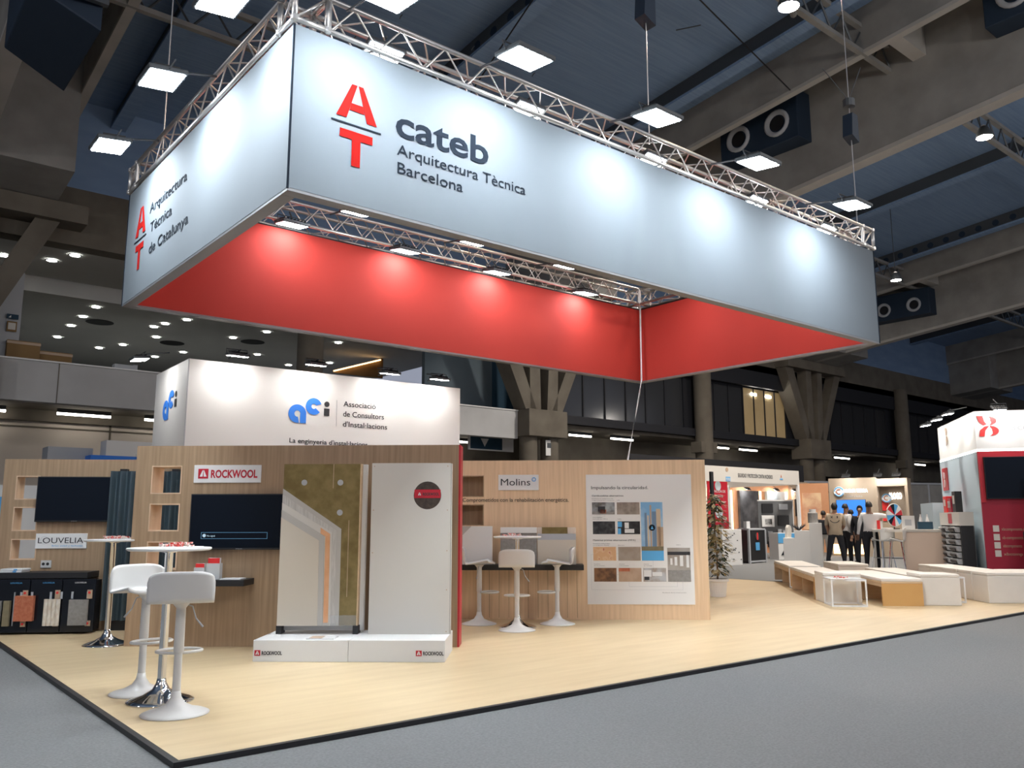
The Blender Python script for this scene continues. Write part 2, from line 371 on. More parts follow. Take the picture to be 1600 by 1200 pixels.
# V-shaped concrete columns
def limb(m, xt, xb, wt, wb, zt=9.3, zb=5.5, yt=.9, yb=.7, Y=24.9):
    m.hexa([(xb-wb/2, Y-yb/2, zb), (xb+wb/2, Y-yb/2, zb), (xb+wb/2, Y+yb/2, zb), (xb-wb/2, Y+yb/2, zb),
            (xt-wt/2, Y-yt/2, zt), (xt+wt/2, Y-yt/2, zt), (xt+wt/2, Y+yt/2, zt), (xt-wt/2, Y+yt/2, zt)])
for X in (2.1, 21.7, 41.3):
    v = thing('branching_column', {2.1: 'concrete column arm rising behind the balcony at the far left', 21.7: 'branching concrete column behind the middle of the red banner', 41.3: 'branching concrete column beside the lit office window'}[X], 'column', (X, 0, 0), group='branching concrete columns')
    for (xt, xb, wt) in ((-2.45, -.66, .75), (-.60, -.45, .5), (.50, .42, .45), (2.35, .66, .6) if X > 10 else (1.85, .1, .6)):
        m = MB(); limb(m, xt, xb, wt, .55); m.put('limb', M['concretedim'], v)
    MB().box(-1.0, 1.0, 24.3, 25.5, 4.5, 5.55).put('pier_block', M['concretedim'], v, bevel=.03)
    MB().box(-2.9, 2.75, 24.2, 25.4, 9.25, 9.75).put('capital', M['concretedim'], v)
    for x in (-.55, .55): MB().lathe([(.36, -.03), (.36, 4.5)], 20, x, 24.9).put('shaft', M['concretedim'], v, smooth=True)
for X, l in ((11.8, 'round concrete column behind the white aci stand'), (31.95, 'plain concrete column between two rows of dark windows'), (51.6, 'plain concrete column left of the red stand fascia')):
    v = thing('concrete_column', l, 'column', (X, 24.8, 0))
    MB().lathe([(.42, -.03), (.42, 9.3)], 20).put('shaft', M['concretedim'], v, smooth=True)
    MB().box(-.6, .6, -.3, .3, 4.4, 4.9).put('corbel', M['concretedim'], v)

# fluorescent battens under the mezzanine
def batten(x0, x1, Y, lab, z=4.6):
    v = thing('fluorescent_batten', lab, 'lamp', ((x0+x1)/2, Y, z), 0, 'fluorescent battens under the mezzanine'); h = (x1-x0)/2
    bx('tray', v, -h, h, -.06, .06, .03, .15, M['steel']); MB().tube([(-h, 0, 0), (h, 0, 0)], .045, 8).put('tube', M['tube'], v)
batten(5.4, 6.95, 29.0, 'long fluorescent batten left of the white aci stand, complete tube')
batten(2.6, 4.05, 29.3, 'fluorescent batten cut by the left edge of the picture')
batten(8.0, 9.6, 29.0, 'fluorescent batten half hidden by the left side of the white aci stand')
batten(20.6, 21.5, 29.0, 'short fluorescent batten just right of the white aci stand')
batten(24.56, 25.87, 26.2, 'first fluorescent batten right of the twin concrete shafts', 4.91)
batten(27.13, 28.55, 26.2, 'fluorescent batten behind the hanging white cable', 4.91)
batten(33.84, 35.70, 26.2, 'fluorescent batten above the fire safety stand, left one', 4.91)
batten(36.64, 38.16, 26.2, 'fluorescent batten above the fire safety stand, right one', 4.91)
batten(45.90, 47.53, 26.2, 'fluorescent batten above the taupe stand with the blue screen', 4.91)
batten(55.31, 57.27, 26.2, 'fluorescent batten nearest the red fascia stand', 4.91)

# recessed downlights in the mezzanine ceiling
dl = [(4.93,25.9),(3.33,27.2),(4.51,26.85),(4.25,29.3),(5.38,30.03),(6.89,31.93),(6.88,33.78),(6.86,35.67),(6.9,38.3),(8.81,39.63),(9.44,38.25),(9.45,33.86),(9.62,33.03),(10.09,35.74),(12.02,38.3),(11.35,40.2),(4.15,32.47),(10.06,31.86),(13.27,31.94),(12.61,33.86),(14.85,36.7),(16.5,32.0),(18.4,36.5),(17.1,38.3)]
proto = None
dl.sort(key=lambda p: -math.atan2(p[1], p[0]))
nth = lambda i: '%d%s' % (i, {1: 'st', 2: 'nd', 3: 'rd'}.get(i % 10 if i not in (11, 12, 13) else 0, 'th'))
for i, (x, y) in enumerate(dl):
    if proto is None:
        proto = thing('recessed_downlight', '', 'lamp', (x, y, 8.84), 0, 'recessed downlights in the mezzanine ceiling')
        MB().lathe([(0, 0), (.14, 0), (.14, .005), (0, .005)], 12).put('lens', M['downlight'], proto)
        MB().lathe([(.14, .006), (.14, -.01), (.19, -.01), (.19, .006), (.14, .006)], 12).put('ring', M['white'], proto)
        o = proto
    else: o = copy_tree(proto)
    o.location = (x, y, 8.83); o['label'] = 'tiny lit downlight in the dim balcony ceiling, %s counting from the left' % nth(i+1)
for (x, y, l) in ((7.6, 34.4, 'leftmost'), (11.0, 36.6, 'middle'), (13.6, 34.2, 'rightmost')):
    v = thing('ceiling_vent', l+' dark round air diffuser in the dim ceiling above the balcony', 'vent', (x, y, 8.84), 0, 'round air diffusers in the mezzanine ceiling')
    MB().lathe([(0, -.01), (.5, -.01), (.5, 0)], 16).put('grille', M['black'], v)

# high-bay lamps on arms
for (x, y, z, l) in ((13.9, 8.4, 13.0, 'warm high bay lamp at the top edge near the ceiling beam'), (23.6, 8.6, 11.75, 'warm high bay lamp at the right, below the bright beam edge'), (32.3, 15.3, 10.75, 'warm high bay lamp above the twin air nozzles right of the banner')):
    pass
def highbay(x, y, z, l):
    v = thing('high_bay_lamp', l, 'lamp', (x, y, z), 0, 'warm high bay lamps')
    MB().lathe([(0, .0), (.17, .0), (.19, .02), (0, .02)], 14).put('lens', M['warmlamp'], v)
    MB().lathe([(.2, 0), (.2, .1), (.1, .3), (0, .32)], 14).put('housing', M['steel'], v, smooth=True)
    MB().tube([(0, 0, .3), (1.0, .5, .5)], .07, 8).put('arm', M['alu'], v)
    MB().tube([(.6, .3, .42), (.6, .3, zr(y)-z)], .015, 6).put('drop_cable', M['steel'], v)
highbay(13.6, 8.13, 11.14, 'warm high bay lamp at the top edge, left of the ceiling beam')
highbay(23.09, 8.3, 11.37, 'warm high bay lamp at the right edge below the ceiling beam')
highbay(32.15, 15.26, 10.67, 'warm high bay lamp just right of the hanging banner')

# air nozzle units hung beside the beams
def nozzle_unit(x, y0, y1, z0, z1, l, dirx=-1):
    v = thing('air_nozzle_unit', l, 'ventilation unit', (x, (y0+y1)/2, z0), 0, 'air nozzle units on the ceiling beams')
    h = (y1-y0)/2; H = z1-z0; th = .7
    bx('casing', v, -th if dirx < 0 else 0, 0 if dirx < 0 else th, -h, h, 0, H, M['navy'], bevel=.03)
    s = -th if dirx < 0 else th
    for k in (-1, 1):
        m = MB(); cy, cz, rr = k*h*.5, H*.42, min(h*.4, H*.27)
        prof = [(rr, 0), (rr*1.02, .06), (rr*.85, .10), (rr*.6, -.02), (rr*.5, -.04)]
        m.lathe(prof, 20); o = m.put('nozzle_ring', M['palegrey'], v, (s, cy, cz), (0, dirx*math.pi/2, 0), smooth=True)
        MB().lathe([(0, .0), (rr*.55, .0), (rr*.55, .03), (0, .03)], 16).put('nozzle_throat', M['black'], v, (s, cy, cz), (0, dirx*math.pi/2, 0))
nozzle_unit(21.4, 12.3, 15.0, 12.2, 13.7, 'dark unit with two round air nozzles above the front flood lights')
nozzle_unit(21.4, 4.4, 7.2, 13.05, 14.5, 'dark air nozzle unit at the top right corner')
nozzle_unit(41.0, 17.6, 20.6, 11.1, 12.5-.1, 'dark unit with two round air nozzles right of the hanging banner')
v = thing('air_handling_box', 'dark hanging box unit at the top left corner', 'ventilation unit', (2.2, 14.95, 9.2))
MB().hexa([(-.5,-1.1,.3),(.5,-1.3,-.2),(.5,1.4,-.1),(-.5,1.4,.4),(-.5,-1.1,1.6),(.5,-1.3,1.62),(.5,1.4,1.45),(-.5,1.4,1.45)]).put('casing', M['navy'], v, bevel=.03)
bx('front_flange', v, -.55, .55, -1.45, -1.35, .2, 1.5, M['steel'])

# ================================================================== RAISED PLATFORM
pl = thing('raised_platform', 'large pale wood stand platform with a black edge strip', 'platform')
bx('deck', pl, 1.66, 15.9, 4.93, 14.6, -.03, 0, M['deck'])
m = MB().box(1.62, 15.92, 4.89, 4.93, -.03, .002).box(1.62, 1.66, 4.93, 14.6, -.03, .002).box(15.9, 15.94, 4.93, 14.6, -.03, .002)
m.put('edge_strip', M['black'], pl)

# ================================================================== HANGING BANNER
X0, X1, Y0, Y1, Z0, Z1 = 2.609, 11.989, 6.006, 10.752, 3.9, 5.322
T = .12
bn = thing('hanging_banner', 'huge rectangular hanging banner, pale grey outside and red inside', 'banner', (0, 0, 0))
def grid_panel(a, b2, z0, z1, nx, nz, off, mt, name, parent, wr=.0006):
    """vertical cloth panel from a to b2 (xy), tiny waves, thickness off inward"""
    a = Vector((*a, 0)); b2 = Vector((*b2, 0)); d = (b2-a); L = d.length; d.normalize(); n = Vector((d.y, -d.x, 0))
    bm = bmesh.new(); g = []
    for i in range(nx+1):
        row = []
        for j in range(nz+1):
            s, t = i/nx, j/nz
            edge = min(s, 1-s)*L
            wv = wr*math.sin(9*s*L+3*t)*math.exp(-edge*3)*2*(math.sin(math.pi*t)+.3)
            if 0 < t < 1: p = a+d*(s*L)+n*wv
            else: p = a+d*(s*L)
            row.append(bm.verts.new((p.x, p.y, z0+(z1-z0)*t)))
        g.append(row)
    for i in range(nx):
        for j in range(nz): bm.faces.new((g[i][j], g[i+1][j], g[i+1][j+1], g[i][j+1]))
    r2 = bmesh.ops.extrude_face_region(bm, geom=list(bm.faces))
    bmesh.ops.translate(bm, verts=[e for e in r2['geom'] if isinstance(e, bmesh.types.BMVert)], vec=-n*off)
    bmesh.ops.recalc_face_normals(bm, faces=bm.faces)
    me = bpy.data.meshes.new(name); bm.to_mesh(me); bm.free(); me.materials.append(mt)
    return new_obj(name, me, parent)
cor = [(X0, Y0), (X1, Y0), (X1, Y1), (X0, Y1)]
ci = [(X0+T, Y0+T), (X1-T, Y0+T), (X1-T, Y1-T), (X0+T, Y1-T)]
for i in range(4):
    o = grid_panel(cor[i], cor[(i+1) % 4], Z0+.01, Z1, 60, 10, .01, M['fabric'], 'outer_fabric', bn); o['label'] = 'pale grey outer fabric'
    o = grid_panel(ci[(i+1) % 4], ci[i], Z0+.01, Z1-.03, 60, 10, .01, M['redfabric'], 'inner_fabric', bn); o['label'] = 'red inner fabric'
for (x0, x1, y0, y1) in ((X0+.0, X1, Y0, Y0+T), (X0, X1, Y1-T, Y1), (X0, X0+T, Y0+T, Y1-T), (X1-T, X1, Y0+T, Y1-T)):
    o = bx('frame_rail', bn, x0+.002, x1-.002, y0+.002, y1-.002, Z0-.015, Z0+.012, M['greyrail']); o['label'] = 'grey bottom frame rail'
    bx('top_rail', bn, x0+.012, x1-.012, y0+.012, y1-.012, Z1-.04, Z1-.005, M['black'])
for (x, y) in cor[:2]+cor[3:]:
    bx('corner_seam', bn, x-.008, x+.008, y-.006, y+.006, Z0, Z1, M['ink'])
# lettering on the two visible faces: each a frame child whose front (-y) faces outwards
def face(parent, name, loc, ang):
    o = new_obj(name, None, parent, loc, (0, 0, ang)); o.empty_display_size = .1; return o
def at_logo(fr, x0, wA, zA0, zA1, zl, zT0, zT1):
    """A over a rule over T; x0 centre, wA half width"""
    h = zA1-zA0; w2 = wA
    m = MB(); y = (-.006, -.0035)
    m.prism([(x0-w2, zA0), (x0-w2*.28, zA1), (x0-w2*.02, zA1), (x0-w2*.50, zA0)], *y)
    m.prism([(x0+w2*.02+.004, zA1), (x0+w2*.28, zA1), (x0+w2, zA0), (x0+w2*.50, zA0)], *y)
    m.prism([(x0-w2*.36, zA0+h*.24), (x0-w2*.28, zA0+h*.45), (x0+w2*.28, zA0+h*.45), (x0+w2*.36, zA0+h*.24)], *y)
    m.put('letter_a', M['logored'], fr)
    m = MB().prism([(x0-w2*1.22, zl-.006), (x0+w2*1.22, zl-.006), (x0+w2*1.22, zl+.008), (x0-w2*1.22, zl+.008)], *y); m.put('rule', M['ink'], fr)
    h = zT1-zT0; w3 = w2*.80
    m = MB().prism([(x0-w3, zT1), (x0-w3, zT1-h*.24), (x0-w2*.21, zT1-h*.24), (x0-w2*.21, zT0), (x0+w2*.21, zT0), (x0+w2*.21, zT1-h*.24), (x0+w3, zT1-h*.24), (x0+w3, zT1)], *y)
    m.put('letter_t', M['logored'], fr)
ff = face(bn, 'front_lettering', (X0, Y0, 0), 0)
at_logo(ff, .592, .194, 4.656, 4.972, 4.603, 4.24, 4.548)
text('cateb', .975, 4.645, .27, ff, M['ink'], 1.03, bold=.018, y=-.0045)
text('Arquitectura Tècnica', .992, 4.465, .108, ff, M['ink'], 1.475, y=-.0045)
text('Barcelona', 1.002, 4.30, .108, ff, M['ink'], .705, y=-.0045)
lf = face(bn, 'side_lettering', (X0, Y1, 0), -math.pi/2)
L4 = Y1-Y0
at_logo(lf, L4-4.14, .195, 4.64, 4.985, 4.588, 4.215, 4.53)
text('Arquitectura', L4-3.80, 4.80, .125, lf, M['ink'], 1.27, y=-.0045)
text('Tècnica', L4-3.74, 4.555, .125, lf, M['ink'], .77, y=-.0045)
text('de Catalunya', L4-3.735, 4.30, .125, lf, M['ink'], 1.33, y=-.0045)

# ------------------------------------------------------------------ truss
S = .29
me_br = {}
def brace_mesh(L):
    k = round(L, 3)
    if k not in me_br: me_br[k] = MB().tube([(0, 0, 0), (L, 0, 0)], .009, 6, False).mesh('brace', M['alu'], True)
    return me_br[k]
def put_between(name, me, a, b, parent):
    d = Vector(b)-Vector(a); o = new_obj(name, me, parent, a); o.rotation_mode = 'QUATERNION'
    o.rotation_quaternion = d.to_track_quat('X', 'Z'); return o
def truss(label, a, ang, L):
    t = thing('lighting_truss', label, 'truss', a, ang, 'aluminium truss frame above the banner')
    for (y, z) in ((0, 0), (S, 0), (0, S), (S, S)):
        MB().tube([(0, y, z), (L, y, z)], .025, 10).put('chord', M['alu'], t, smooth=True)
    n = max(2, round(L/.24)); st = L/n
    for (p, q2) in ((((0, 0), (0, S))), (((S, 0), (S, S))), (((0, 0), (S, 0))), (((0, S), (S, S)))):
        for i in range(n):
            a2, b2 = (p, q2) if i % 2 == 0 else (q2, p)
            A = (i*st, a2[0], a2[1]); B = ((i+1)*st, b2[0], b2[1])
            put_between('brace', brace_mesh((Vector(B)-Vector(A)).length), A, B, t)
    for x in (0, L):
        for i in range(4):
            c4 = [(0, 0), (S, 0), (S, S), (0, S)]; A = c4[i]; B = c4[(i+1) % 4]
            MB().tube([(x, *A), (x, *B)], .02, 8).put('end_tube', M['alu'], t)
    return t
TZ = 5.36
XA, XB_, YA, YB_ = 2.60, 11.98, 5.99, 10.76
truss('long aluminium lattice truss along the top of the front banner', (XA+S+.02, YA, TZ), 0, XB_-XA-2*S-.04)
truss('long aluminium lattice truss over the back red banner', (XA+S+.02, YB_-S, TZ), 0, XB_-XA-2*S-.04)
truss('shorter lattice truss along the left side of the banner', (XA+S, YA+S+.02, TZ), math.pi/2, YB_-YA-2*S-.04)
truss('shorter lattice truss along the right side of the banner', (XB_, YA+S+.02, TZ), math.pi/2, YB_-YA-2*S-.04)
for (x, y, l) in ((XA, YA, 'cube-shaped truss corner at the nearest banner corner'), (XB_-S, YA, 'cube-shaped truss corner at the right end of the front banner'), (XA, YB_-S, 'cube-shaped truss corner at the far left of the banner'), (XB_-S, YB_-S, 'cube-shaped truss corner above the back red corner')):
    t = thing('truss_corner', l, 'truss', (x, y, TZ), 0, 'truss corner blocks')
    c8 = [(0,0,0),(S,0,0),(S,S,0),(0,S,0),(0,0,S),(S,0,S),(S,S,S),(0,S,S)]
    for a, b2 in ((0,1),(1,2),(2,3),(3,0),(4,5),(5,6),(6,7),(7,4),(0,4),(1,5),(2,6),(3,7)):
        MB().tube([c8[a], c8[b2]], .025, 8).put('tube', M['alu'], t, smooth=True)
    for a, b2 in ((0,5),(1,6),(2,7),(3,4)):
        MB().tube([c8[a], c8[b2]], .012, 6).put('brace', M['alu'], t, smooth=True)
    for p in c8: MB().lathe([(0, -.035), (.035, -.02), (.035, .02), (0, .035)], 8).put('joint', M['alu'], t, p)

# ------------------------------------------------------------------ flood lights
def make_flood(size=.30, glass='flood'):
    root = thing('flood_light', '', 'lamp'); h = size/2
    # lens faces local -z ; arm goes to +y
    MB().tube([(0, .10, .10), (0, .52, .12)], .012, 6).put('wall_arm', M['steel'], root) if glass == 'smallflood' else None
    bx('housing', root, -h-.025, h+.025, -h*.8-.025, h*.8+.025, .004, .05, M['steel'], bevel=.012)
    bx('glass', root, -h, h, -h*.8, h*.8, -.002, .002, M[glass])
    m = MB()
    for i in range(7): m.box(-h+.02+i*(2*h-.04)/6-.004, -h+.02+i*(2*h-.04)/6+.004, -h*.6, h*.6, .05, .08)
    m.put('cooling_fins', M['black'], root)
    MB().tube([(-h-.03, 0, .02), (-h-.03, .06, .12), (h+.03, .06, .12), (h+.03, 0, .02)], .008, 6).put('yoke', M['steel'], root)
    return root
fl = make_flood(.34)
flo = make_flood(.38, 'outerflood'); firsto = [True]
first = [True]
def flood(x, y, z, tilt, rz, label, group, arm):
    if 'outside' in group: o = flo if firsto[0] else copy_tree(flo); firsto[0] = False
    else: o = fl if first[0] else copy_tree(fl); first[0] = False
    o.location = (x, y, z); o.rotation_euler = (tilt, 0, rz); o['label'] = label; o['group'] = group
    a = MB().tube([(x, y, z+.1), (x+arm[0]*.5, y+arm[1]*.5, z+.16), (x+arm[0], y+arm[1], z+.12+arm[2])], .012, 6).put('arm', M['steel'])
    a.parent = o; a.matrix_parent_inverse = (Matrix.Translation(o.location) @ o.rotation_euler.to_matrix().to_4x4()).inverted()
# tilt: rotation about local x; positive tilt turns the -z lens towards +y
ordn = ['first', 'second', 'third', 'fourth', 'fifth']
for i, x in enumerate((3.06, 4.49, 6.27, 8.03, 10.12)):
    flood(x, 5.31, 5.38, R(7), 0, 'lit flood light outside the front banner, %s from the near corner' % ordn[i], 'flood lights outside the front banner', (0, .66, .1))
for i, y in enumerate((6.15, 7.70, 9.51)):
    flood(2.07, y, 5.36, R(7), -math.pi/2, 'lit flood light outside the left banner, %s from the near corner' % ordn[i], 'flood lights outside the left banner', (.5, 0, .1))
for i, x in enumerate((3.62, 5.38, 7.35, 9.45, 11.2)):
    flood(x, 6.36, 5.55, R(-20), 0, 'flood light seen through the front truss, %s from the near corner' % ordn[i], 'flood lights behind the front truss', (0, -.1, .05))
for i, x in enumerate((5.2, 7.17, 9.05)):
    flood(x, 9.66, 5.38, R(12), 0, 'flood light lighting the back red banner, %s from the left' % ordn[i], 'flood lights inside facing the back banner', (0, .8, .1))
for i, x in enumerate((4.59, 6.4, 8.15, 10.15)):
    flood(x, 10.36, 5.27, R(10), 0, 'smaller looking flood under the back truss, %s from the left' % ordn[i], 'flood lights under the back truss', (0, .1, .1))
for i, y in enumerate((7.3, 9.0)):
    flood(10.95, y, 5.38, R(12), -math.pi/2, 'flood light lighting the right red banner, %s one from the front' % ordn[i], 'flood lights inside facing the right banner', (.75, 0, .1))

# hoists and cables
def hoist(x, y, zb, zt, label, body=True):
    t = thing('chain_hoist', label, 'hoist', (x, y, TZ+S), 0, 'rigging hoists above the truss')
    MB().tube([(0, 0, 0), (0, 0, zr(y)-TZ-S-.02)], .008, 6).put('cable', M['alu'], t)
    if body:
        z0, z1 = zb-TZ-S, zt-TZ-S
        MB().hexa([(-.11,-.08,z0+.08),(.09,-.08,z0),(.09,.08,z0),(-.11,.08,z0+.08),(-.07,-.08,z1),(.09,-.08,z1),(.09,.08,z1),(-.07,.08,z1)]).put('chain_bag', M['navy'], t)
        MB().lathe([(0, -.08), (.09, -.06), (.09, .06), (0, .08)], 12).put('motor', M['steel'], t, (0, 0, z1+.2))
        MB().tube([(0, 0, z1+.25), (-.35, .2, z1+.75)], .007, 6).put('sling', M['steel'], t)
        MB().tube([(0, 0, z1+.25), (.25, -.1, z1+.85)], .007, 6).put('sling', M['steel'], t)
hoist(7.1, 6.14, 7.16, 7.75, 'dark hoist bag hanging at the top centre of the picture')
hoist(11.83, 6.14, 7.08, 7.53, 'dark hoist bag with slings above the right truss end')
hoist(2.75, 10.0, 7.9, 8.3, 'hoist on a thin cable above the left truss')
# white cable falling from the back corner behind the stand wall
t = tag(MB().tube([(11.76, 10.52, 5.35), (11.72, 10.50, 3.9), (11.45, 10.32, 3.57), (10.36, 9.63, 2.3), (10.2, 9.5, .02)], .016, 8).put('power_cable', M['white'], smooth=True), 'thin white power cable dropping from the back red corner', 'cable')
# thin dark tension cables under the roof
for i, (a, b2, l) in enumerate((((3.0, 9.0, 13.6), (19.9, 12.0, 13.2), 'thin dark roof tie running towards the right beam'), ((9, 4, 14), (13, 19, 12.5), 'thin dark roof tie crossing behind the floods'))):
    tag(MB().tube([a, b2], .02, 5).put('roof_tie', M['black']), l, 'cable')

# ================================================================== ROCKWOOL-SIGNED WALL
A_RW, ANG_RW = (2.60, 9.62), R(-40.7)
holes = [(.175, .505, 1.583, 1.885), (.175, .505, 1.185, 1.48), (.175, .505, .78, 1.08)]
rw = thing('partition_wall', 'oak stand wall with red logo sign, black screen and square openings', 'wall', (*A_RW, 0), ANG_RW)
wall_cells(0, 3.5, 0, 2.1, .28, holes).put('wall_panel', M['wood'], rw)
def linings(w, holes, mt, t=.28, back=False):
    for h in holes:
        e = .012
        m = MB().box(h[0], h[0]+e, -.002, t+.002, h[2], h[3]).box(h[1]-e, h[1], -.002, t+.002, h[2], h[3]).box(h[0], h[1], -.002, t+.002, h[2], h[2]+e).box(h[0], h[1], -.002, t+.002, h[3]-e, h[3])
        m.put('opening_lining', mt, w)
        if back: bx('niche_back', w, h[0], h[1], t*.8, t*.8+.01, h[2], h[3], M['wood'])
linings(rw, holes, M['niche'])
o = bx('end_strip', rw, 3.5, 3.52, .0, .28, 0, 2.1, M['redpaint']); o['label'] = 'glossy red end strip'
o = bx('shelf', rw, .55, 1.345, -.32, 0, .637, .701, M['black'], bevel=.004); o['label'] = 'black wall shelf'
# sign
def sign_plate(name, label, wall_loc, ang, x0, x1, z0, z1, mt=None):
    """thin sign fixed on a wall: top-level thing in the wall's frame"""
    t = thing(name, label, 'sign', (*wall_loc, 0), ang)
    bx('plate', t, x0, x1, -.014, -.002, z0, z1, mt or M['white'], bevel=.002, segs=1)
    return t
sg = sign_plate('logo_sign', 'white plate reading ROCKWOOL in red above the right screen', A_RW, ANG_RW, .642, 1.372, 1.70, 1.89)
def chevron_logo(p, x0, x1, z0, z1, y=-.016):
    bx('logo_square', p, x0, x1, y-.002, y, z0, z1, M['signred'])
    w2, h = x1-x0, z1-z0
    MB().prism([(x0+w2*.16, z0+h*.2), (x0+w2*.42, z0+h*.85), (x0+w2*.50, z0+h*.85), (x0+w2*.44, z0+h*.2)], y-.004, y-.002).prism([(x0+w2*.84, z0+h*.2), (x0+w2*.58, z0+h*.85), (x0+w2*.53, z0+h*.85), (x0+w2*.56, z0+h*.2)], y-.004, y-.002).put('logo_mark', M['white'], p)
chevron_logo(sg, .69, .80, 1.745, 1.85)
text('ROCKWOOL', .828, 1.755, .085, sg, M['signred'], .505, y=-.015, bold=.03)
# TV
def tv(name, label, loc, ang, x0, x1, z0, z1, y=-.06, scr=None):
    t = thing(name, label, 'television', (*loc, 0), ang)
    bx('casing', t, x0, x1, y, -.002, z0, z1, M['black'], bevel=.006)
    bx('screen', t, x0+.012, x1-.012, y-.002, y+.001, z0+.02, z1-.012, scr or M['screen'])
    cx = (x0+x1)/2
    text('SAMSUNG', cx-.035, z0+.006, .008, t, M['palegrey'], .07, y=y-.002, name='maker_lettering')
    return t
t1 = tv('television', 'black wall screen with a thin blue dialog box beneath the red logo sign', A_RW, ANG_RW, .645, 1.73, .995, 1.58)
m = MB(); 
for a in ((.776, 1.484, 1.108, 1.112), (.776, 1.484, 1.172, 1.176), (.776, .780, 1.108, 1.176), (1.480, 1.484, 1.108, 1.176)): m.box(a[0], a[1], -.0635, -.062, a[2], a[3])
m.put('dialog_outline', M['searchline'], t1)
MB().lathe([(0, 0), (.018, 0), (.018, .001), (0, .001)], 16).put('dialog_icon', M['searchtext'], t1, (.81, -.0625, 1.142), (math.pi/2, 0, 0))
text('No signal', .84, 1.131, .018, t1, M['searchtext'], .085, y=-.062, name='dialog_text')
# leaflets on black shelf
def flat_box(name, label, cat, loc, ang, x0, x1, y0, y1, z0, z1, mt, group=None, bevel=.002):
    t = thing(name, label, cat, (*loc, 0), ang, group); bx('body', t, x0, x1, y0, y1, z0, z1, mt, bevel=bevel, segs=1); return t
def leaflet_holder(loc, ang, x0, x1, y0, z0, h, label):
    t = thing('leaflet_holder', label, 'leaflet holder', (*loc, 0), ang)
    bx('holder', t, x0, x1, y0, y0+.08, z0, z0+h*.75, M['frosted'])
    bx('leaflets', t, x0+.01, x1-.01, y0+.02, y0+.06, z0+.01, z0+h, M['paper'])
    bx('leaflet_header', t, x0+.01, x1-.01, y0+.015, y0+.02, z0+h*.75, z0+h, M['redbright'])
leaflet_holder(A_RW, ANG_RW, .92, 1.06, -.24, .701, .215, 'clear holder with red topped leaflets, taller right one on black shelf')
leaflet_holder(A_RW, ANG_RW, .80, .91, -.26, .701, .16, 'clear holder with red topped leaflets, lower left one on black shelf')
t = thing('magazine', 'open white magazine lying on the black shelf behind the near stools', 'magazine', (*A_RW, 0), ANG_RW)
bx('pages', t, 1.09, 1.30, -.30, -.12, .701, .712, M['paper'])

# plinth with two samples
pth = thing('display_plinth', 'low white two-part plinth with small ROCKWOOL logos', 'plinth', (*A_RW, 0), ANG_RW)
for (a, c2) in ((1.675, 2.566), (2.570, 3.47)):
    bx('plinth_box', pth, a, c2, -.94, -.20, 0, .195, M['white'], bevel=.003)
for (a, e) in ((1.69, 'x'), (3.20, 'y')):
    chevron_logo(pth, a, a+.055, .055, .105, y=-.941)
    text('ROCKWOOL', a+.068, .063, .034, pth, M['inkblack'], .19, y=-.941, bold=.03)
ls = thing('layered_facade_sample', 'tall insulation sample with stepped plaster and orange layers on the plinth', 'sample panel', (*A_RW, 0), ANG_RW)
xa, xb, zt, zb = 1.765, 2.545, 1.865, .275
bx('backing_board', ls, xa+.02, xb+.055, -.42, -.36, zb-.055, zt, M['white'], bevel=.002)
bx('mineral_wool_slab', ls, xa, xb, -.50, -.42, zb, zt, M['wool'], bevel=.004)
bx('wood_edge', ls, xb, xb+.012, -.50, -.42, zb, zt, M['ply'])
lay = [('base_coat', [(xa, zb), (2.372, zb), (2.37, 1.215), (xa, 1.617)], M['greyplaster']),
       ('reinforcing_mesh', [(xa, zb+.02), (2.33, zb+.02), (2.325, 1.20), (xa, 1.56)], M['mesh']),
       ('second_coat', [(xa, zb), (2.285, zb), (2.28, 1.18), (xa, 1.475)], M['offwhite']),
       ('orange_primer', [(2.222, zb+.03), (2.268, zb+.03), (2.262, 1.165), (2.165, 1.228), (2.165, 1.17), (2.215, 1.14)], M['orange']),
       ('top_coat', [(xa, zb), (2.215, zb), (2.205, 1.145), (xa, 1.405)], M['greyplaster']),
       ('finish_coat', [(xa, zb), (2.165, zb), (2.155, 1.10), (xa, 1.33)], M['plaster'])]
for i, (n, pg, mt) in enumerate(lay):
    MB().prism(pg, -.503-.005*(i+1), -.50).put(n, mt, ls)
for (x, z) in ((1.977, 1.678), (2.345, 1.677), (2.348, 1.377)):
    MB().lathe([(0, .008), (.012, .008), (.013, .004), (.028, .004), (.03, 0)], 16).put('fixing_disc', M['palegrey'], ls, (x, -.50, z), (math.pi/2, 0, 0))
for z0, z1, x in ((1.62, 1.865, 2.27), (.55, 1.30, 2.44)):
    bx('seam', ls, x, x+.006, -.502, -.499, z0, z1, M['tan'])
o = bx('bottom_rail', ls, 2.20, xb, -.515, -.49, zb, zb+.10, M['clear']); o['label'] = 'clear acrylic rail'
for x in (xa-.01, xb-.03):
    MB().box(x, x+.05, -.52, -.38, .195, zb).put('foot', M['black'], ls)
wp = thing('plain_board_sample', 'tall plain off-white board with a round dark logo window on the plinth', 'sample panel', (*A_RW, 0), ANG_RW)
bx('board', wp, 2.665, 3.462, -.505, -.49, .195, 1.872, M['offwhite'], bevel=.001)
bx('core', wp, 2.668, 3.475, -.49, -.42, .195, 1.868, M['greyplaster'], bevel=.001)
for x, z in ((2.69, 1.84), (3.435, 1.84), (2.69, 1.40), (3.435, 1.40), (3.435, 1.0), (2.69, .98), (3.435, .22), (3.435, .62)):
    MB().lathe([(0, .002), (.006, .002), (.006, 0)], 8).put('screw', M['tan'], wp, (x, -.505, z), (math.pi/2, 0, 0))
MB().lathe([(0, .002), (.137, .002), (.139, 0)], 40).put('round_window', M['windowbrown'], wp, (3.232, -.505, 1.547), (math.pi/2, 0, 0))
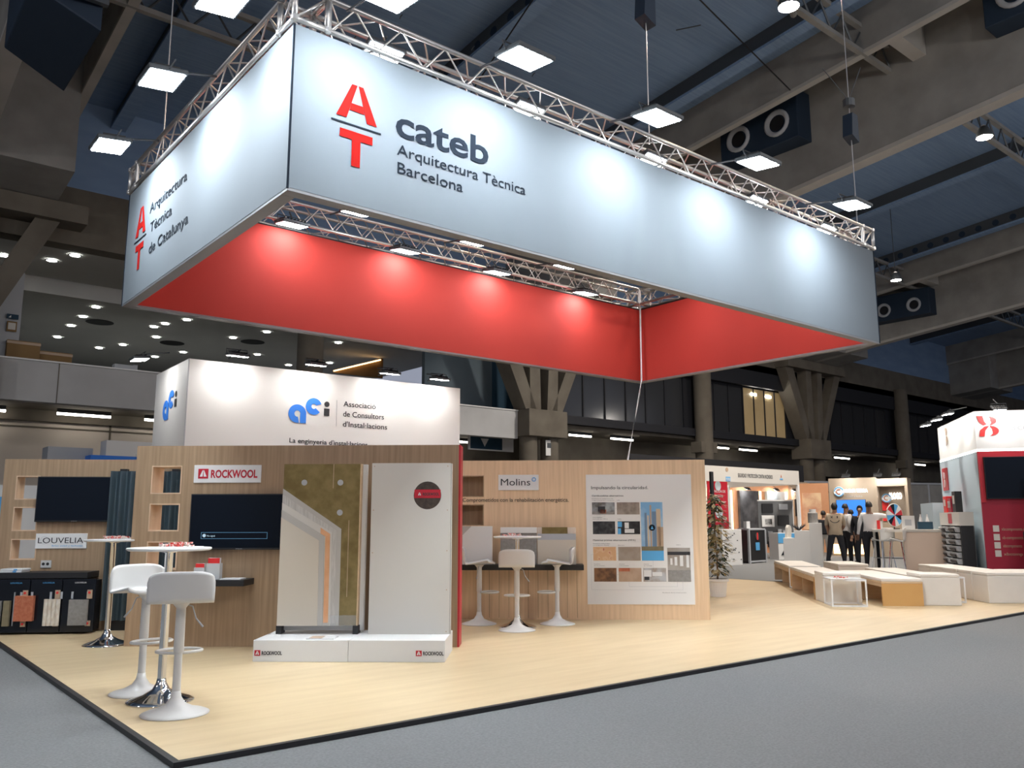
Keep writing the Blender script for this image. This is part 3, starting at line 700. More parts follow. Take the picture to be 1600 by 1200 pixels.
bx('window_band', wp, 3.10, 3.365, -.509, -.507, 1.520, 1.605, M['signred'])
chevron_logo(wp, 3.13, 3.175, 1.538, 1.583, y=-.5095)
text('ROCKWOOL', 3.185, 1.545, .03, wp, M['inkblack'], .165, y=-.5095, bold=.03)
bk = thing('booklet', 'small open booklet lying on the front of the white plinth', 'booklet', (*A_RW, 0), ANG_RW)
MB().box(2.16, 2.42, -.90, -.72, .195, .205).put('pages', M['paper'], bk)
MB().box(2.18, 2.30, -.885, -.735, .205, .2065).put('cover_picture', M['tan'], bk)

# ================================================================== MOLINS-SIGNED WALL
A_MO, ANG_MO = (6.77, 9.33), R(-41.5)
holes = [(-.05, .273, 1.612, 1.90), (-.05, .273, 1.228, 1.51)]
mo = thing('partition_wall', 'oak stand wall with dark Molins sign and large white poster', 'wall', (*A_MO, 0), ANG_MO)
wall_cells(-.35, 3.27, 0, 2.105, .22, holes).put('wall_panel', M['woodlit'], mo)
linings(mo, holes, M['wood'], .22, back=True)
o = bx('shelf', mo, -.25, 1.602, -.33, 0, .655, .723, M['black'], bevel=.004); o['label'] = 'long black wall shelf'
for x in [i*.13+.35 for i in range(10)]:
    bx('groove', mo, x, x+.006, -.002, .001, .02, .64, M['wood'])
sg = sign_plate('logo_sign', 'white plate reading Molins in dark letters', A_MO, ANG_MO, .47, 1.02, 1.70, 1.909)
text('Molins', .505, 1.765, .095, sg, M['inkblack'], .40, y=-.015)
bm = MB().tube([(.955+.024*math.cos(a*math.pi/8), -.017, 1.845+.024*math.sin(a*math.pi/8)) for a in range(16)], .006, 6, closed=True); bm.put('logo_ring', M['lightblue'], sg)
tl = text('Comprometidos con la rehabilitación energética.', -.015, 1.545, .055, mo, M['inkblack'], 1.44, y=-.003, name='slogan_lettering')
# samples leaning on the shelf
def sample(label, x0, x1, z1, parts):
    t = thing('leaning_sample_board', label, 'sample panel', (*A_MO, 0), ANG_MO, 'sample boards on the long black shelf')
    for (n, a, c2, z0, zz1, y0, y1, mt) in parts: bx(n, t, a, c2, y0, y1, z0, zz1, mt, bevel=.001, segs=1)
    return t
s1 = sample('white sample board with a grey cut corner, left on the black shelf', 0, .4, 1.22, [('board', .0, .40, .723, 1.22, -.16, -.13, M['white'])])
MB().prism([(.0, 1.22), (.0, 1.10), (.12, 1.22)], -.164, -.16).put('grey_corner', M['greyplaster'], s1)
sample('grey sample board with white top band, middle of the black shelf', .5, 1, 1.2, [('board', .508, .993, .723, 1.13, -.16, -.13, M['greystone']), ('top_band', .508, .993, 1.13, 1.205, -.175, -.12, M['white'])])
sample('beige sample board with clear glazed top, right on the black shelf', 1, 1.5, 1.21, [('board', 1.0, 1.51, .723, 1.04, -.16, -.13, M['plaster']), ('grey_band', 1.0, 1.51, 1.04, 1.12, -.16, -.13, M['palegrey']), ('wool_insert', 1.06, 1.40, 1.12, 1.205, -.15, -.13, M['wool']), ('clear_frame', 1.0, 1.06, 1.12, 1.205, -.165, -.125, M['clear']), ('clear_frame', 1.40, 1.51, 1.12, 1.205, -.165, -.125, M['clear'])])
# poster
po = thing('poster', 'large white poster with photographs, title Impulsando la circularidad', 'poster', (*A_MO, 0), ANG_MO)
px0, px1, pz0, pz1 = 1.66, 3.078, .195, 1.908
bx('sheet', po, px0, px1, -.006, -.002, pz0, pz1, M['posterpaper'])
def P(a, b2):   # fractions of the sheet -> coordinates
    return px0+a*(px1-px0), pz1-b2*(pz1-pz0)
def pphoto(name, a0, b0, a1, b1, mt):
    x0, z1 = P(a0, b0); x1, z0 = P(a1, b1); return bx(name, po, x0, x1, -.0085, -.0055, z0, z1, mt)
def pm(name, c1, c2, c3=None, sc=8, lo=.4, hi=.6, st=(1, 1, 1)): return noisy(name, c1, c2, scale=st, nscale=sc, rough=.6, detail=6, lo=lo, hi=hi, c3=c3)
ph = [('photo', .055, .218, .27, .312, pm('print_yard', (.35, .38, .40), (.10, .09, .08), (.5, .45, .4), 7)),
      ('photo', .29, .218, .505, .312, pm('print_gravel', (.22, .18, .15), (.35, .29, .25), None, 9)),
      ('photo', .06, .366, .27, .465, pm('print_rubber', (.012, .014, .018), (.05, .05, .055), None, 14)),
      ('photo', .295, .366, .505, .465, pm('print_gloved', (.01, .01, .012), (.03, .03, .035), None, 10)),
      ('photo', .06, .563, .275, .668, pm('print_shreds', (.66, .40, .22), (.72, .50, .30), (.45, .06, .05), 16, .5, .6)),
      ('photo', .295, .563, .505, .668, pm('print_sand', (.32, .26, .21), (.37, .31, .26), None, 8)),
      ('photo', .065, .724, .275, .828, pm('print_earth', (.10, .045, .02), (.25, .12, .05), None, 10)),
      ('photo', .295, .724, .508, .828, pm('print_heap', (.42, .29, .20), (.50, .36, .26), None, 5)),
      ('photo', .525, .724, .738, .828, pm('print_trucks', (.50, .52, .54), (.34, .27, .22), (.7, .7, .7), 7)),
      ('photo', .755, .57, .968, .828, pm('print_hall', (.30, .26, .22), (.40, .37, .34), None, 3)),
      ('photo', .515, .217, .722, .592, pm('print_sky', (.20, .42, .68), (.45, .60, .74), None, 3)),
      ('blue_block', .515, .592, .722, .668, M['lightblue'])]
PH = [pphoto(*p) for p in ph]
def pb(parent, a0, b0, a1, b1, mt, name='print_detail', y=-.0092):
    x0, z1 = P(a0, b0); x1, z0 = P(a1, b1); return bx(name, po, x0, x1, y-.001, y+.0005, z0, z1, mt)
pt = M['tan']; cw = mat('print_cream', (.62, .50, .36), .7); cg = mat('print_blue_grey', (.16, .25, .38), .7); dk = M['inkblack']
for (a0, b0, a1, b1, mt) in ((.55,.30,.57,.56,cg),(.575,.32,.59,.56,cw),(.60,.24,.615,.56,pt),(.62,.29,.66,.56,cg),(.66,.27,.70,.56,cw),(.665,.41,.722,.56,pt),(.515,.56,.722,.592,M['olive']),
                             (.11,.25,.18,.30,dk),(.13,.275,.19,.305,M['brick']),(.06,.29,.27,.312,M['greystone']),
                             (.295,.37,.335,.41,M['lightblue']),(.295,.42,.325,.464,M['lightblue']),(.36,.375,.40,.42,M['white']),(.36,.425,.45,.455,M['white']),
                             (.295,.724,.40,.75,M['brick']),(.53,.74,.60,.79,M['white']),(.61,.755,.70,.785,M['white']),(.535,.79,.58,.815,dk),
                             (.755,.60,.968,.625,M['inkblack']),(.78,.65,.80,.70,M['white']),(.82,.64,.845,.705,M['white']),(.87,.63,.90,.71,M['white']),(.93,.61,.955,.72,M['white']),(.755,.74,.968,.828,M['greystone'])):
    pb(po, a0, b0, a1, b1, mt)
x, z = P(.618, .415); MB().lathe([(0, .002), (.042, .002), (.042, 0)], 24).put('round_badge', M['ink'], po, (x, -.0105, z), (math.pi/2, 0, 0))
MB().prism([(x-.018, z-.02), (x, z+.026), (x+.018, z-.02)], -.014, -.0125).put('badge_drop', M['lightblue'], po)
def ptx(s, a, b2, h, wd, mt=None):
    x, z = P(a, b2); return text(s, x, z, h, po, mt or M['inkblack'], wd*(px1-px0), y=-.0065)
ptx('Impulsando la circularidad.', .05, .115, .045, .54)
ptx('Combustibles alternativos', .055, .172, .022, .30); ptx('Materias primas alternativas (MPA)', .06, .517, .022, .40)
for (s, a, b2, wd) in (('Residuos no peligrosos de', .055, .192, .2), ('origen industrial y comercial', .055, .205, .21), ('CDR', .29, .205, .03), ('Neumáticos', .06, .337, .09), ('fuera de uso (NFU)', .06, .35, .14), ('Lodos', .295, .35, .035),
                       ('Residuos industriales', .06, .54, .16), ('no peligrosos (RCD)', .06, .553, .15), ('Biomasa', .295, .553, .06), ('Residuos', .065, .697, .06), ('de demolición', .065, .71, .10), ('Arenas', .30, .697, .05), ('industriales', .30, .71, .09), ('Centro', .53, .697, .05), ('de reciclaje', .53, .71, .08), ('Obra', .84, .55, .04), ('Residuos de la construcción', .70, .913, .22)):
    ptx(s, a, b2, .009, wd)
m = MB()
def ln(a0, b0, a1, b1):
    x0, z1 = P(a0, b0); x1, z0 = P(a1, b1); m.box(min(x0, x1)-.001, max(x0, x1)+.001, -.0075, -.006, min(z0, z1)-.001, max(z0, z1)+.001)
for q in ((.04,.62,.06,.62),(.04,.62,.04,.89),(.04,.89,.89,.89),(.89,.83,.89,.89),(.39,.83,.39,.865),(.39,.865,.84,.865),(.84,.83,.84,.865),(.27,.265,.29,.265),(.505,.265,.56,.265),(.27,.412,.295,.412),(.505,.412,.58,.412),(.275,.775,.295,.775),(.275,.615,.295,.615),(.62,.668,.62,.724)): ln(*q)
m.put('diagram_lines', M['palegrey'], po)

# ================================================================== LOUVELIA-SIGNED WALL
A_LV, ANG_LV = (1.70, 11.95), R(-34)
holes = [(.15, .435, 1.555, 1.845), (.15, .435, 1.175, 1.467), (.155, .455, .83, 1.082)]
lv = thing('partition_wall', 'oak stand wall at far left with Louvelia sign and black screen', 'wall', (*A_LV, 0), ANG_LV)
wall_cells(0, 2.2, 0, 2.05, .2, holes).put('wall_panel', M['wood'], lv)
linings(lv, holes, M['niche'], .2)
o = bx('shelf', lv, -.7, 1.215, -.36, 0, .632, .70, M['black'], bevel=.004); o['label'] = 'black wall shelf'
tv('television', 'black wall screen above the Louvelia sign', A_LV, ANG_LV, .428, 1.36, 1.285, 1.835)
sg = sign_plate('logo_sign', 'white plate reading LOUVELIA in thin letters', A_LV, ANG_LV, .445, 1.045, .965, 1.145)
text('LOUVELIA', .475, 1.03, .07, sg, M['inkblack'], .53, y=-.015)
text('Brise soleil y fachadas', .64, .99, .018, sg, M['lightblue'], .36, y=-.015)
MB().tube([(.548+.045*math.cos(a*math.pi/10), -.0155, 1.065+.045*math.sin(a*math.pi/10)) for a in range(20)], .0015, 4, closed=True).put('ring_mark', M['palegrey'], sg)
sk = thing('wall_socket', 'small white double socket under the Louvelia sign', 'socket', (*A_LV, 0), ANG_LV)
bx('plate', sk, .53, .65, -.02, -.002, .737, .825, M['socket'], bevel=.004)
for x in (.562, .612): MB().lathe([(0, .001), (.018, .001), (.018, 0)], 12).put('outlet', M['black'], sk, (x, -.021, .782), (math.pi/2, 0, 0))
# dark corrugated louvre panel
cp = thing('corrugated_panel', 'tall dark slate blue corrugated panel between the two oak walls', 'panel', (*A_LV, 0), ANG_LV)
mm = MB(); pts = []
n = 84
for i in range(n+1):
    s = 1.32+i*.84/n; a = (s-1.32)/.12*2*math.pi; pts.append((s, -.13-.03*math.cos(a)))
bmv = mm.b; lo = [bmv.verts.new((s, y, .12)) for s, y in pts]; hi = [bmv.verts.new((s, y, 1.90)) for s, y in pts]
lo2 = [bmv.verts.new((s, -.07, .12)) for s, y in pts]; hi2 = [bmv.verts.new((s, -.07, 1.90)) for s, y in pts]
for i in range(n):
    bmv.faces.new((lo[i], lo[i+1], hi[i+1], hi[i])); bmv.faces.new((lo2[i+1], lo2[i], hi2[i], hi2[i+1]))
    bmv.faces.new((hi[i], hi[i+1], hi2[i+1], hi2[i])); bmv.faces.new((lo[i+1], lo[i], lo2[i], lo2[i+1]))
bmv.faces.new((lo[0], hi[0], hi2[0], lo2[0])); bmv.faces.new((lo[n], lo2[n], hi2[n], hi[n]))
mm.put('corrugated_sheet', M['slate'], cp)
bx('mounting_bracket', cp, 1.40, 1.48, -.08, -.0, 1.88, 1.93, M['black']); bx('mounting_bracket', cp, 2.02, 2.10, -.08, -.0, 1.88, 1.93, M['black'])
bx('base_bracket', cp, 1.35, 2.15, -.08, -.0, 0, .12, M['black'])
# black sample display: four boards side by side
dsp = thing('sample_display', 'black display stand with four logo boards and facade material samples', 'display stand', (*A_LV, 0), ANG_LV)
bx('back_body', dsp, -.55, 1.27, -.33, -.05, .02, .60, M['black'])
for i, x in enumerate((-.13, .23, .59, .95)):
    bx('board', dsp, x+.005, x+.355+(.02 if i == 3 else 0), -.37, -.35, .02, .625, M['blackgloss'], bevel=.006)
    text('LOUVELIA', x+.14, .575, .018, dsp, M['lightblue'] if i < 3 else M['white'], .13, y=-.372)
    for zz in (.44, .12):
        bx('latch', dsp, x+.29, x+.345, -.385, -.37, zz-.04 if zz > .3 else zz-.03, zz+.06 if zz > .3 else zz+.03, M['tan'])
        MB().lathe([(0, .006), (.014, .006), (.014, 0)], 10).put('red_button', M['redbright'], dsp, (x+.315, -.385, zz+.03 if zz > .3 else zz), (math.pi/2, 0, 0))
bx('terracotta_sample', dsp, .455, .665, -.43, -.375, .155, .44, M['brick'], bevel=.004)
m = MB()
for j in range(4): m.lathe([(.024, .10), (.024, .40)], 10, .795+j*.045, -.40)
m.put('ribbed_stone_sample', M['travertine'], dsp, smooth=True)
bx('grey_stone_sample', dsp, 1.05, 1.262, -.41, -.375, .10, .39, M['greystone'], bevel=.004)
bx('strip_sample', dsp, .33, .40, -.42, -.375, .10, .385, M['olive'], bevel=.003)
bx('strip_sample', dsp, .24, .30, -.42, -.375, .10, .385, M['greystone'], bevel=.003)
bx('strip_sample', dsp, .16, .21, -.42, -.375, .10, .385, M['brick'], bevel=.003)
for x in (.50, .62, .83, .95, 1.07, 1.245): bx('hanging_strap', dsp, x-.012, x+.012, -.376, -.371, .40, .48, M['palegrey'])
bx('metal_rod', dsp, .425, .437, -.385, -.371, .10, .48, M['alu'])
# magazines and papers on left shelf
for i, (x0, x1, z, l) in enumerate(((.20, .46, .700, 'thick white catalogue stack, lowest, on the left black shelf'), (.22, .47, .722, 'white catalogue lying on top of another on the left black shelf'), (-.05, .20, .700, 'loose red and white brochures at the left picture edge'))):
    t = thing('magazine', l, 'magazine', (*A_LV, 0), ANG_LV, 'printed matter on the left black shelf')
    bx('pages', t, x0, x1, -.33, -.12, z, z+.02, M['paper'], bevel=.003)
    bx('cover', t, x0+.01, x1-.01, -.32, -.13, z+.02, z+.0215, M['brick'] if i == 2 else M['white'])
    bx('spine_label', t, x1-.10, x1-.06, -.332, -.33, z+.002, z+.018, M['lightblue'])

# ================================================================== ACI STAND (white tower box)
A_AC, ANG_AC, KA = (3.707, 11.539), R(-2.1), 1.1
ac = thing('tower_box', 'tall white storage tower with blue aci logo behind the oak wall', 'stand wall', (*A_AC, -.13), ANG_AC); ac.scale = (KA, KA, KA)
bx('front_panel', ac, 0, 4.05, 0, .05, .12, 3.295, M['white'])
MB().hexa([(0,.05,.12),(.05,.05,.12),(.05,1.45,.12),(0,1.45,.12),(0,.05,3.295),(.05,.05,3.295),(.05,1.45,3.295),(0,1.45,3.295)]).put('side_panel', M['white'], ac)
bx('side_panel', ac, 4.0, 4.05, .05, 1.45, .12, 3.295, M['white']); bx('back_panel', ac, 0, 4.05, 1.45, 1.5, .12, 3.295, M['white'])
bx('corner_trim', ac, -.006, .006, -.006, .006, .12, 3.297, M['palegrey'])
def aci_logo(fr, x0, z0, k, y=-.004):
    def ring(cx, cz, ro, ri, a0, a1, mt, name):
        m = MB(); n = 28; b = m.b; vs = []
        for i in range(n+1):
            a = a0+(a1-a0)*i/n; vs.append([b.verts.new((cx+rr*math.cos(a), yy, cz+rr*math.sin(a))) for rr in (ri, ro) for yy in (y-.004, y)])
        for A, B in zip(vs, vs[1:]):
            for (p, q2) in ((0, 2), (2, 3), (3, 1), (1, 0)): b.faces.new((A[p], A[q2], B[q2], B[p]))
        b.faces.new([vs[0][j] for j in (0, 2, 3, 1)]); b.faces.new([vs[-1][j] for j in (0, 1, 3, 2)])
        return m.put(name, mt, fr)
    ring(x0+.125*k, z0+.115*k, .125*k, .042*k, 0, R(282), M['aciblue'], 'letter_a_bowl')
    bx('letter_a_stem', fr, x0+.165*k, x0+.25*k, y-.004, y, z0-.01*k, z0+.115*k, M['aciblue'])
    ring(x0+.355*k, z0+.23*k, .115*k, .035*k, R(20), R(320), M['aciblue'], 'letter_c')
    bx('letter_i', fr, x0+.505*k, x0+.585*k, y-.004, y, z0+.115*k, z0+.215*k, M['inkblack'])
    MB().lathe([(0, .004), (.038*k, .004), (.038*k, 0)], 16).put('letter_i_dot', M['inkblack'], fr, (x0+.545*k, y, z0+.275*k), (math.pi/2, 0, 0))
aci_logo(ac, 1.317, 2.595, 1.0)
bx('rule', ac, 2.008, 2.013, -.005, -.002, 2.575, 2.94, M['palegrey'])
for s, z, wd in (('Associació', 2.862, .50), ('de Consultors', 2.722, .635), ("d'Instal·lacions", 2.580, .69)):
    text(s, 2.11, z, .078, ac, M['ink'], wd, y=-.003)
text("La enginyeria d'instal·lacions", 1.347, 2.318, .065, ac, M['ink'], 1.15, y=-.003, bold=.008)
sf = face(ac, 'side_lettering', (0, 1.5, 0), -math.pi/2)
aci_logo(sf, .46, 2.615, 1.05)
pf = make_flood(.30, 'smallflood'); pf['label'] = ''; ff1 = [True]
def sflood(x, y, z, tilt, rz, label, group, scale=1):
    o = pf if ff1[0] else copy_tree(pf); ff1[0] = False
    o.location = (x, y, z); o.rotation_euler = (tilt, 0, rz); o.scale = (scale,)*3; o['label'] = label; o['group'] = group
    return o
ca, sa = math.cos(ANG_AC), math.sin(ANG_AC)
for i, s in enumerate((.50, 1.55, 2.66, 3.49)):
    y = -.30
    s2, y2 = s*KA, y*KA
    sflood(A_AC[0]+s2*ca-y2*sa, A_AC[1]+s2*sa+y2*ca, 3.535, R(8), ANG_AC, 'small lit flood on top of the white aci tower, %s from the left' % ordn[i], 'floods on the aci tower', .8)
    MB().tube([(s, -.40, 3.40), (s, .03, 3.36)], .012, 6).put('lamp_arm', M['steel'], ac)
sflood(A_AC[0]-.42, A_AC[1]+.82, 3.545, R(8), R(-92), 'small lit flood over the left side of the white aci tower', 'floods on the aci tower', .8)

# white sign box of a stand further back on the left
t = thing('far_stand_fascia', 'white sign box with blue base showing above the left oak wall', 'stand wall', (4.75, 20, 0))
bx('fascia_box', t, 0, 2.2, 0, .5, 2.72, 3.06, M['white']); bx('blue_base', t, -.3, 2.2, .0, .5, 2.5, 2.72, M['aciblue']); bx('support_wall', t, .5, 2.0, .1, .3, -.03, 2.5, M['palegrey'])
t = thing('far_white_booth', 'bright white booth wall glimpsed through the far left wall openings', 'stand wall', (.4, 16.5, 0)); bx('wall_panel', t, 0, 3.0, 0, .1, -.03, 1.9, M['white']); bx('blue_poster', t, 1.6, 2.0, -.02, 0, .6, 1.7, M['lightblue']); bx('poster_frame', t, .5, 1.2, -.02, 0, 1.2, 1.8, M['aciblue'])
t = thing('far_grey_cabinet', 'grey cabinet top left of the white sign box', 'cabinet', (3.7, 20.5, 0)); bx('body', t, 0, .9, 0, .6, -.03, 2.9, M['palegrey'])
t = thing('small_cactus', 'spiky plant tips above the corner of the oak wall', 'plant', (3.28, 11.75, 0))
MB().lathe([(0, 0), (.14, 0), (.17, .3), (.15, .3), (.14, .27), (0, .27)], 16).put('pot', M['white'], t)
m = MB()
for i in range(9):
    a = i*2.4; rr = .03+.015*i; m.tube([(0, 0, .27), (rr*math.cos(a)*.6, rr*math.sin(a)*.6, 1.5), (rr*1.4*math.cos(a), rr*1.4*math.sin(a), 2.12+.05*(i % 3))], [.012, .012, .001], 5)
m.put('spikes', M['leafdark'], t)

# ================================================================== BAR TABLES AND STOOLS
def bar_table(x, y, label, zt=1.10):
    t = thing('bar_table', label, 'table', (x, y, 0), 0, 'round white bar tables')
    MB().lathe([(0, zt-.022), (.285, zt-.022), (.30, zt-.012), (.30, zt-.004), (.296, zt), (0, zt)], 48).put('tabletop', M['tablewhite'], t, smooth=False)
    MB().lathe([(0, 0), (.235, 0), (.235, .008), (.20, .022), (.12, .05), (.06, .085), (.036, .13), (.030, .16), (0, .16)], 40).put('base', M['chrome'], t, smooth=True)
    MB().lathe([(.030, .13), (.030, zt-.04), (.07, zt-.03), (.07, zt-.022)], 20).put('column', M['chrome'], t, smooth=True)
    return t
bar_table(2.06, 6.59, 'round white bar table between the two near stools')
bar_table(2.49, 9.86, 'round white bar table beside the left oak wall')
bar_table(6.78, 8.20, 'round white bar table in front of the Molins wall')
def candies(x, y, z, label, k=1):
    t = thing('snack_tray', label, 'tray', (x, y, z), random.random()*2)
    bx('tray', t, -.17, .17, -.12, .12, 0, .006, M['paper'], bevel=.002, segs=1)
    m = MB(); rnd = random.Random(int(x*100))
    for i in range(46):
        a, b2 = rnd.uniform(-.13, .11), rnd.uniform(-.09, .09); h = rnd.uniform(.0, .022)
        m.box(a-.012, a+.014, b2-.007, b2+.007, .006+h, .018+h)
    o = m.put('wrapped_sweets', M['candy'], t); o['kind'] = 'stuff'; o['label'] = 'heap of red and white wrapped sweets'
candies(2.10, 6.56, 1.10, 'white tray of red sweets on the near bar table')
candies(2.53, 9.84, 1.10, 'white tray of red sweets on the left bar table')
candies(6.72, 8.22, 1.10, 'white tray of red sweets on the bar table by the Molins wall')
def shell_mesh():
    b = bmesh.new(); nu, nv = 20, 26; g = []
    for j in range(nv+1):
        t = j/nv
        # profile in y,z : front lip -> seat -> curve -> back top
        if t < .5:
            q = t/.5; y = .20-.36*q; z = .012*math.cos(q*math.pi)-.02*(1-q)**4
        else:
            q = (t-.5)/.5; a = min(q/.45, 1)*math.pi/2*.92
            y = -.16-.05*math.sin(a)-.025*max(0, q-.45)/.55; z = -.012+.05*(1-math.cos(a))+.17*max(0, q-.45)/.55
        row = []
        for i in range(nu+1):
            s = -1+2*i/nu
            back = max(0, (t-.45)/.55)
            wd = .195+.022*math.sin(min(1, t*1.2)*math.pi/2)
            rr = .16
            # round the corners of the outline
            e = abs(s)
            x = s*wd
            curl = .045*max(0, e-.5)**2/.25*max(0, 1-t/.5)
            wrap = .055*e**2.5*back
            zz = z+curl*(.35 if t < .08 else 1); yy = y+wrap
            if t > .88: zz -= (t-.88)/.12*.035*e**6*1.0; x *= 1-.04*(t-.88)/.12*e**4
            if t < .14: yy -= (.14-t)/.14*.04*e**4; x *= 1-.05*(.14-t)/.14
            row.append(b.verts.new((x, yy, zz)))
        g.append(row)
    for j in range(nv):
        for i in range(nu): b.faces.new((g[j][i], g[j][i+1], g[j+1][i+1], g[j+1][i]))
    bmesh.ops.recalc_face_normals(b, faces=b.faces)
    bmesh.ops.solidify(b, geom=list(b.faces), thickness=.012)
    for fc in b.faces: fc.smooth = True
    me = bpy.data.meshes.new('seat_shell'); b.to_mesh(me); b.free(); me.materials.append(M['whiteplastic']); return me
def make_stool():
    t = thing('bar_stool', '', 'stool', group='white swivel bar stools')
    new_obj('seat_shell', shell_mesh(), t, (0, 0, .755))
    MB().lathe([(0, .0), (.222, 0), (.224, .006), (.20, .016), (.13, .034), (.065, .066), (.036, .11), (.030, .15), (0, .15)], 40).put('base', M['whiteplastic'], t, smooth=True)
    MB().lathe([(.028, .12), (.026, .44)], 20).put('lower_column', M['whiteplastic'], t, smooth=True)
    MB().lathe([(.030, .40), (.034, .41), (.032, .69), (.032, .70), (.06, .735), (.085, .742), (0, .743)], 20).put('upper_column', M['whiteplastic'], t, smooth=True)
    pts = [(.0+.15*math.sin(a), .03+.12*(1-math.cos(a))*.9, .395) for a in [math.pi*2*i/24 for i in range(24)]]
    MB().tube(pts, .011, 8, closed=True).put('footrest', M['whiteplastic'], t, smooth=True)
    MB().tube([(.03, 0, .725), (.075, -.01, .71), (.10, -.02, .63), (.15, -.03, .57)], [.005, .005, .005, .008], 6).put('lever', M['palegrey'], t, smooth=True)
    return t
st = make_stool(); stf = True
for (x, y, az, l) in ((2.01, 6.10, 70, 'white bar stool nearest the camera, its back turned to us'),
                      (2.03, 6.98, -82, 'white bar stool behind the near table, seat side showing'),
                      (6.61, 8.76, -39, 'white bar stool partly hidden by the red wall end'),
                      (6.58, 7.97, 50, 'white bar stool in front of the Molins table, back turned to us'),
                      (7.37, 8.12, 140, 'white bar stool right of the Molins table, seen in profile')):
    o = st if stf else copy_tree(st); stf = False
    o.location = (x, y, 0); o.rotation_euler = (0, 0, R(az-90)); o['label'] = l

# ================================================================== POTTED TREE
t = thing('potted_tree', 'slim olive-brown potted tree right of the poster wall', 'plant', (12.09, 9.21, 0))
MB().lathe([(0, 0), (.13, 0), (.16, .25), (.19, .26), (.19, .30), (.16, .30), (.15, .26), (0, .26)], 24).put('pot', M['white'], t, smooth=False)
MB().lathe([(0, .262), (.15, .262), (.15, .25)], 16).put('soil', M['soil'], t)
MB().tube([(0, 0, .25), (.02, .01, .7), (-.01, .02, 1.2), (.0, 0, 1.65)], [.018, .015, .012, .005], 6).put('trunk', M['trunk'], t)
for mt, nn, sd in (('leaf', 420, 1), ('leafdark', 260, 2)):
    rnd = random.Random(sd); m = MB(); b = m.b
    for i in range(nn):
        z = rnd.uniform(.38, 1.74); rad = (.08+.14*math.sin(min(1, (1.78-z)/.9)*math.pi/2))*rnd.uniform(.2, 1.15); a = rnd.uniform(0, 6.28)
        p = Vector((rad*math.cos(a), rad*math.sin(a), z)); d = Vector((math.cos(a), math.sin(a), rnd.uniform(-1.2, .3))).normalized(); L = rnd.uniform(.08, .14)
        sd_ = d.cross(Vector((0, 0, 1))).normalized()*L*.28; up = d.cross(sd_).normalized()*.004
        v = [b.verts.new(q) for q in (p, p+d*L*.5+sd_, p+d*L, p+d*L*.5-sd_, p+d*L*.5+up)]
        b.faces.new((v[0], v[1], v[4])); b.faces.new((v[1], v[2], v[4])); b.faces.new((v[2], v[3], v[4])); b.faces.new((v[3], v[0], v[4]))
    o = m.put('foliage', M[mt], t); o['kind'] = 'stuff'

# ================================================================== BENCHES, CUBES, SMALL TABLES
def bench(x, y, ang, L, label, wd=.60, h=.41):
    """origin = near-left floor corner; local +x runs away along the bench, width towards -y"""
    t = thing('bench', label, 'bench', (x, y, 0), R(ang), 'plywood benches with white seat pads')
    bx('end_panel', t, 0, .035, -wd, 0, 0, h-.075, M['plyorange'])['label'] = 'honey coloured end panel'
    bx('end_panel', t, L-.035, L, -wd, 0, 0, h-.075, M['ply'])
    bx('middle_panel', t, L*.55, L*.55+.03, -wd+.03, -.03, 0, h-.11, M['ply'])
    bx('seat_board', t, -.005, L+.005, -wd-.005, .005, h-.075, h-.048, M['ply'], bevel=.003, segs=1)
    bx('side_rail', t, .035, L-.035, -.03, -.01, h-.13, h-.075, M['ply'])
    n = 4; s = L/n
    for i in range(n): bx('seat_pad', t, i*s+.003, (i+1)*s-.003, -wd, 0, h-.048, h, M['cushion'], bevel=.014)
    return t
def cube(x, y, ang, label, s=.52, L=None, h=.47):
    t = thing('cube_seat', label, 'pouf', (x, y, 0), R(ang), 'white leatherette cube seats')
    bx('body', t, 0, L or s, -s, 0, .0, h-.05, M['cushion'], bevel=.012)
    bx('seat_pad', t, 0, L or s, -s, 0, h-.05, h, M['cushion'], bevel=.016)
    return t
def wire_table(x, y, ang, a, c2, h, label, glass=True):
    t = thing('side_table', label, 'table', (x, y, 0), R(ang), 'white square-tube side tables'); q = .022
    m = MB()
    for (px, py) in ((0, 0), (a-q, 0), (0, -c2+q), (a-q, -c2+q)): bx('leg', t, px, px+q, py-q, py, 0, h, M['white'])
    for z in (0, h-q):
        bx('rail', t, q, a-q, -q, 0, z, z+q, M['white']); bx('rail', t, q, a-q, -c2, -c2+q, z, z+q, M['white'])
        bx('rail', t, 0, q, -c2+q, -q, z, z+q, M['white']); bx('rail', t, a-q, a, -c2+q, -q, z, z+q, M['white'])
    if glass: bx('glass_top', t, .002, a-.002, -c2+.002, -.002, h, h+.008, M['frosted'])
    return t
G = 44
cube(12.42, 7.42, G, 'white cube seat behind the small wire table with sweets', s=.58)
bench(12.87, 7.86, G-2, 2.15, 'long plywood bench directly behind the foremost cube seat')
wire_table(14.52, 9.32, G-2, .34, .56, .40, 'small white wire table between the two left benches', False)
bench(14.80, 9.56, G-3, 2.15, 'farthest left plywood bench at the platform edge')
wire_table(12.00, 7.04, G, .50, .52, .40, 'foremost white wire side table with sweets on its glass top')
candies(12.19, 7.0, .408, 'pile of red sweets and leaflets on the foremost wire table')
bench(12.69, 6.60, G+2, 2.2, 'plywood bench with honey end panel facing the camera', wd=.60)
cube(13.22, 6.25, G+2, 'white cube seat right beside the honey bench end', s=.58)
bench(13.75, 6.68, G+2, 2.2, 'plywood bench behind the cube beside the honey bench', wd=.58)
wire_table(14.05, 6.05, G+2, .32, .04+.06, .40, 'thin white wire table edge right of the middle cube', False)
for i, (dx, l) in enumerate(((0, 'white cube seat at the back, nearer of the two behind the benches'), (.56, 'white cube seat at the back, farther of the two behind the benches'))):
    cube(15.05+dx*.76, 8.66+dx*.73, G, l, s=.56)
d = Vector((math.cos(R(47)), math.sin(R(47))))
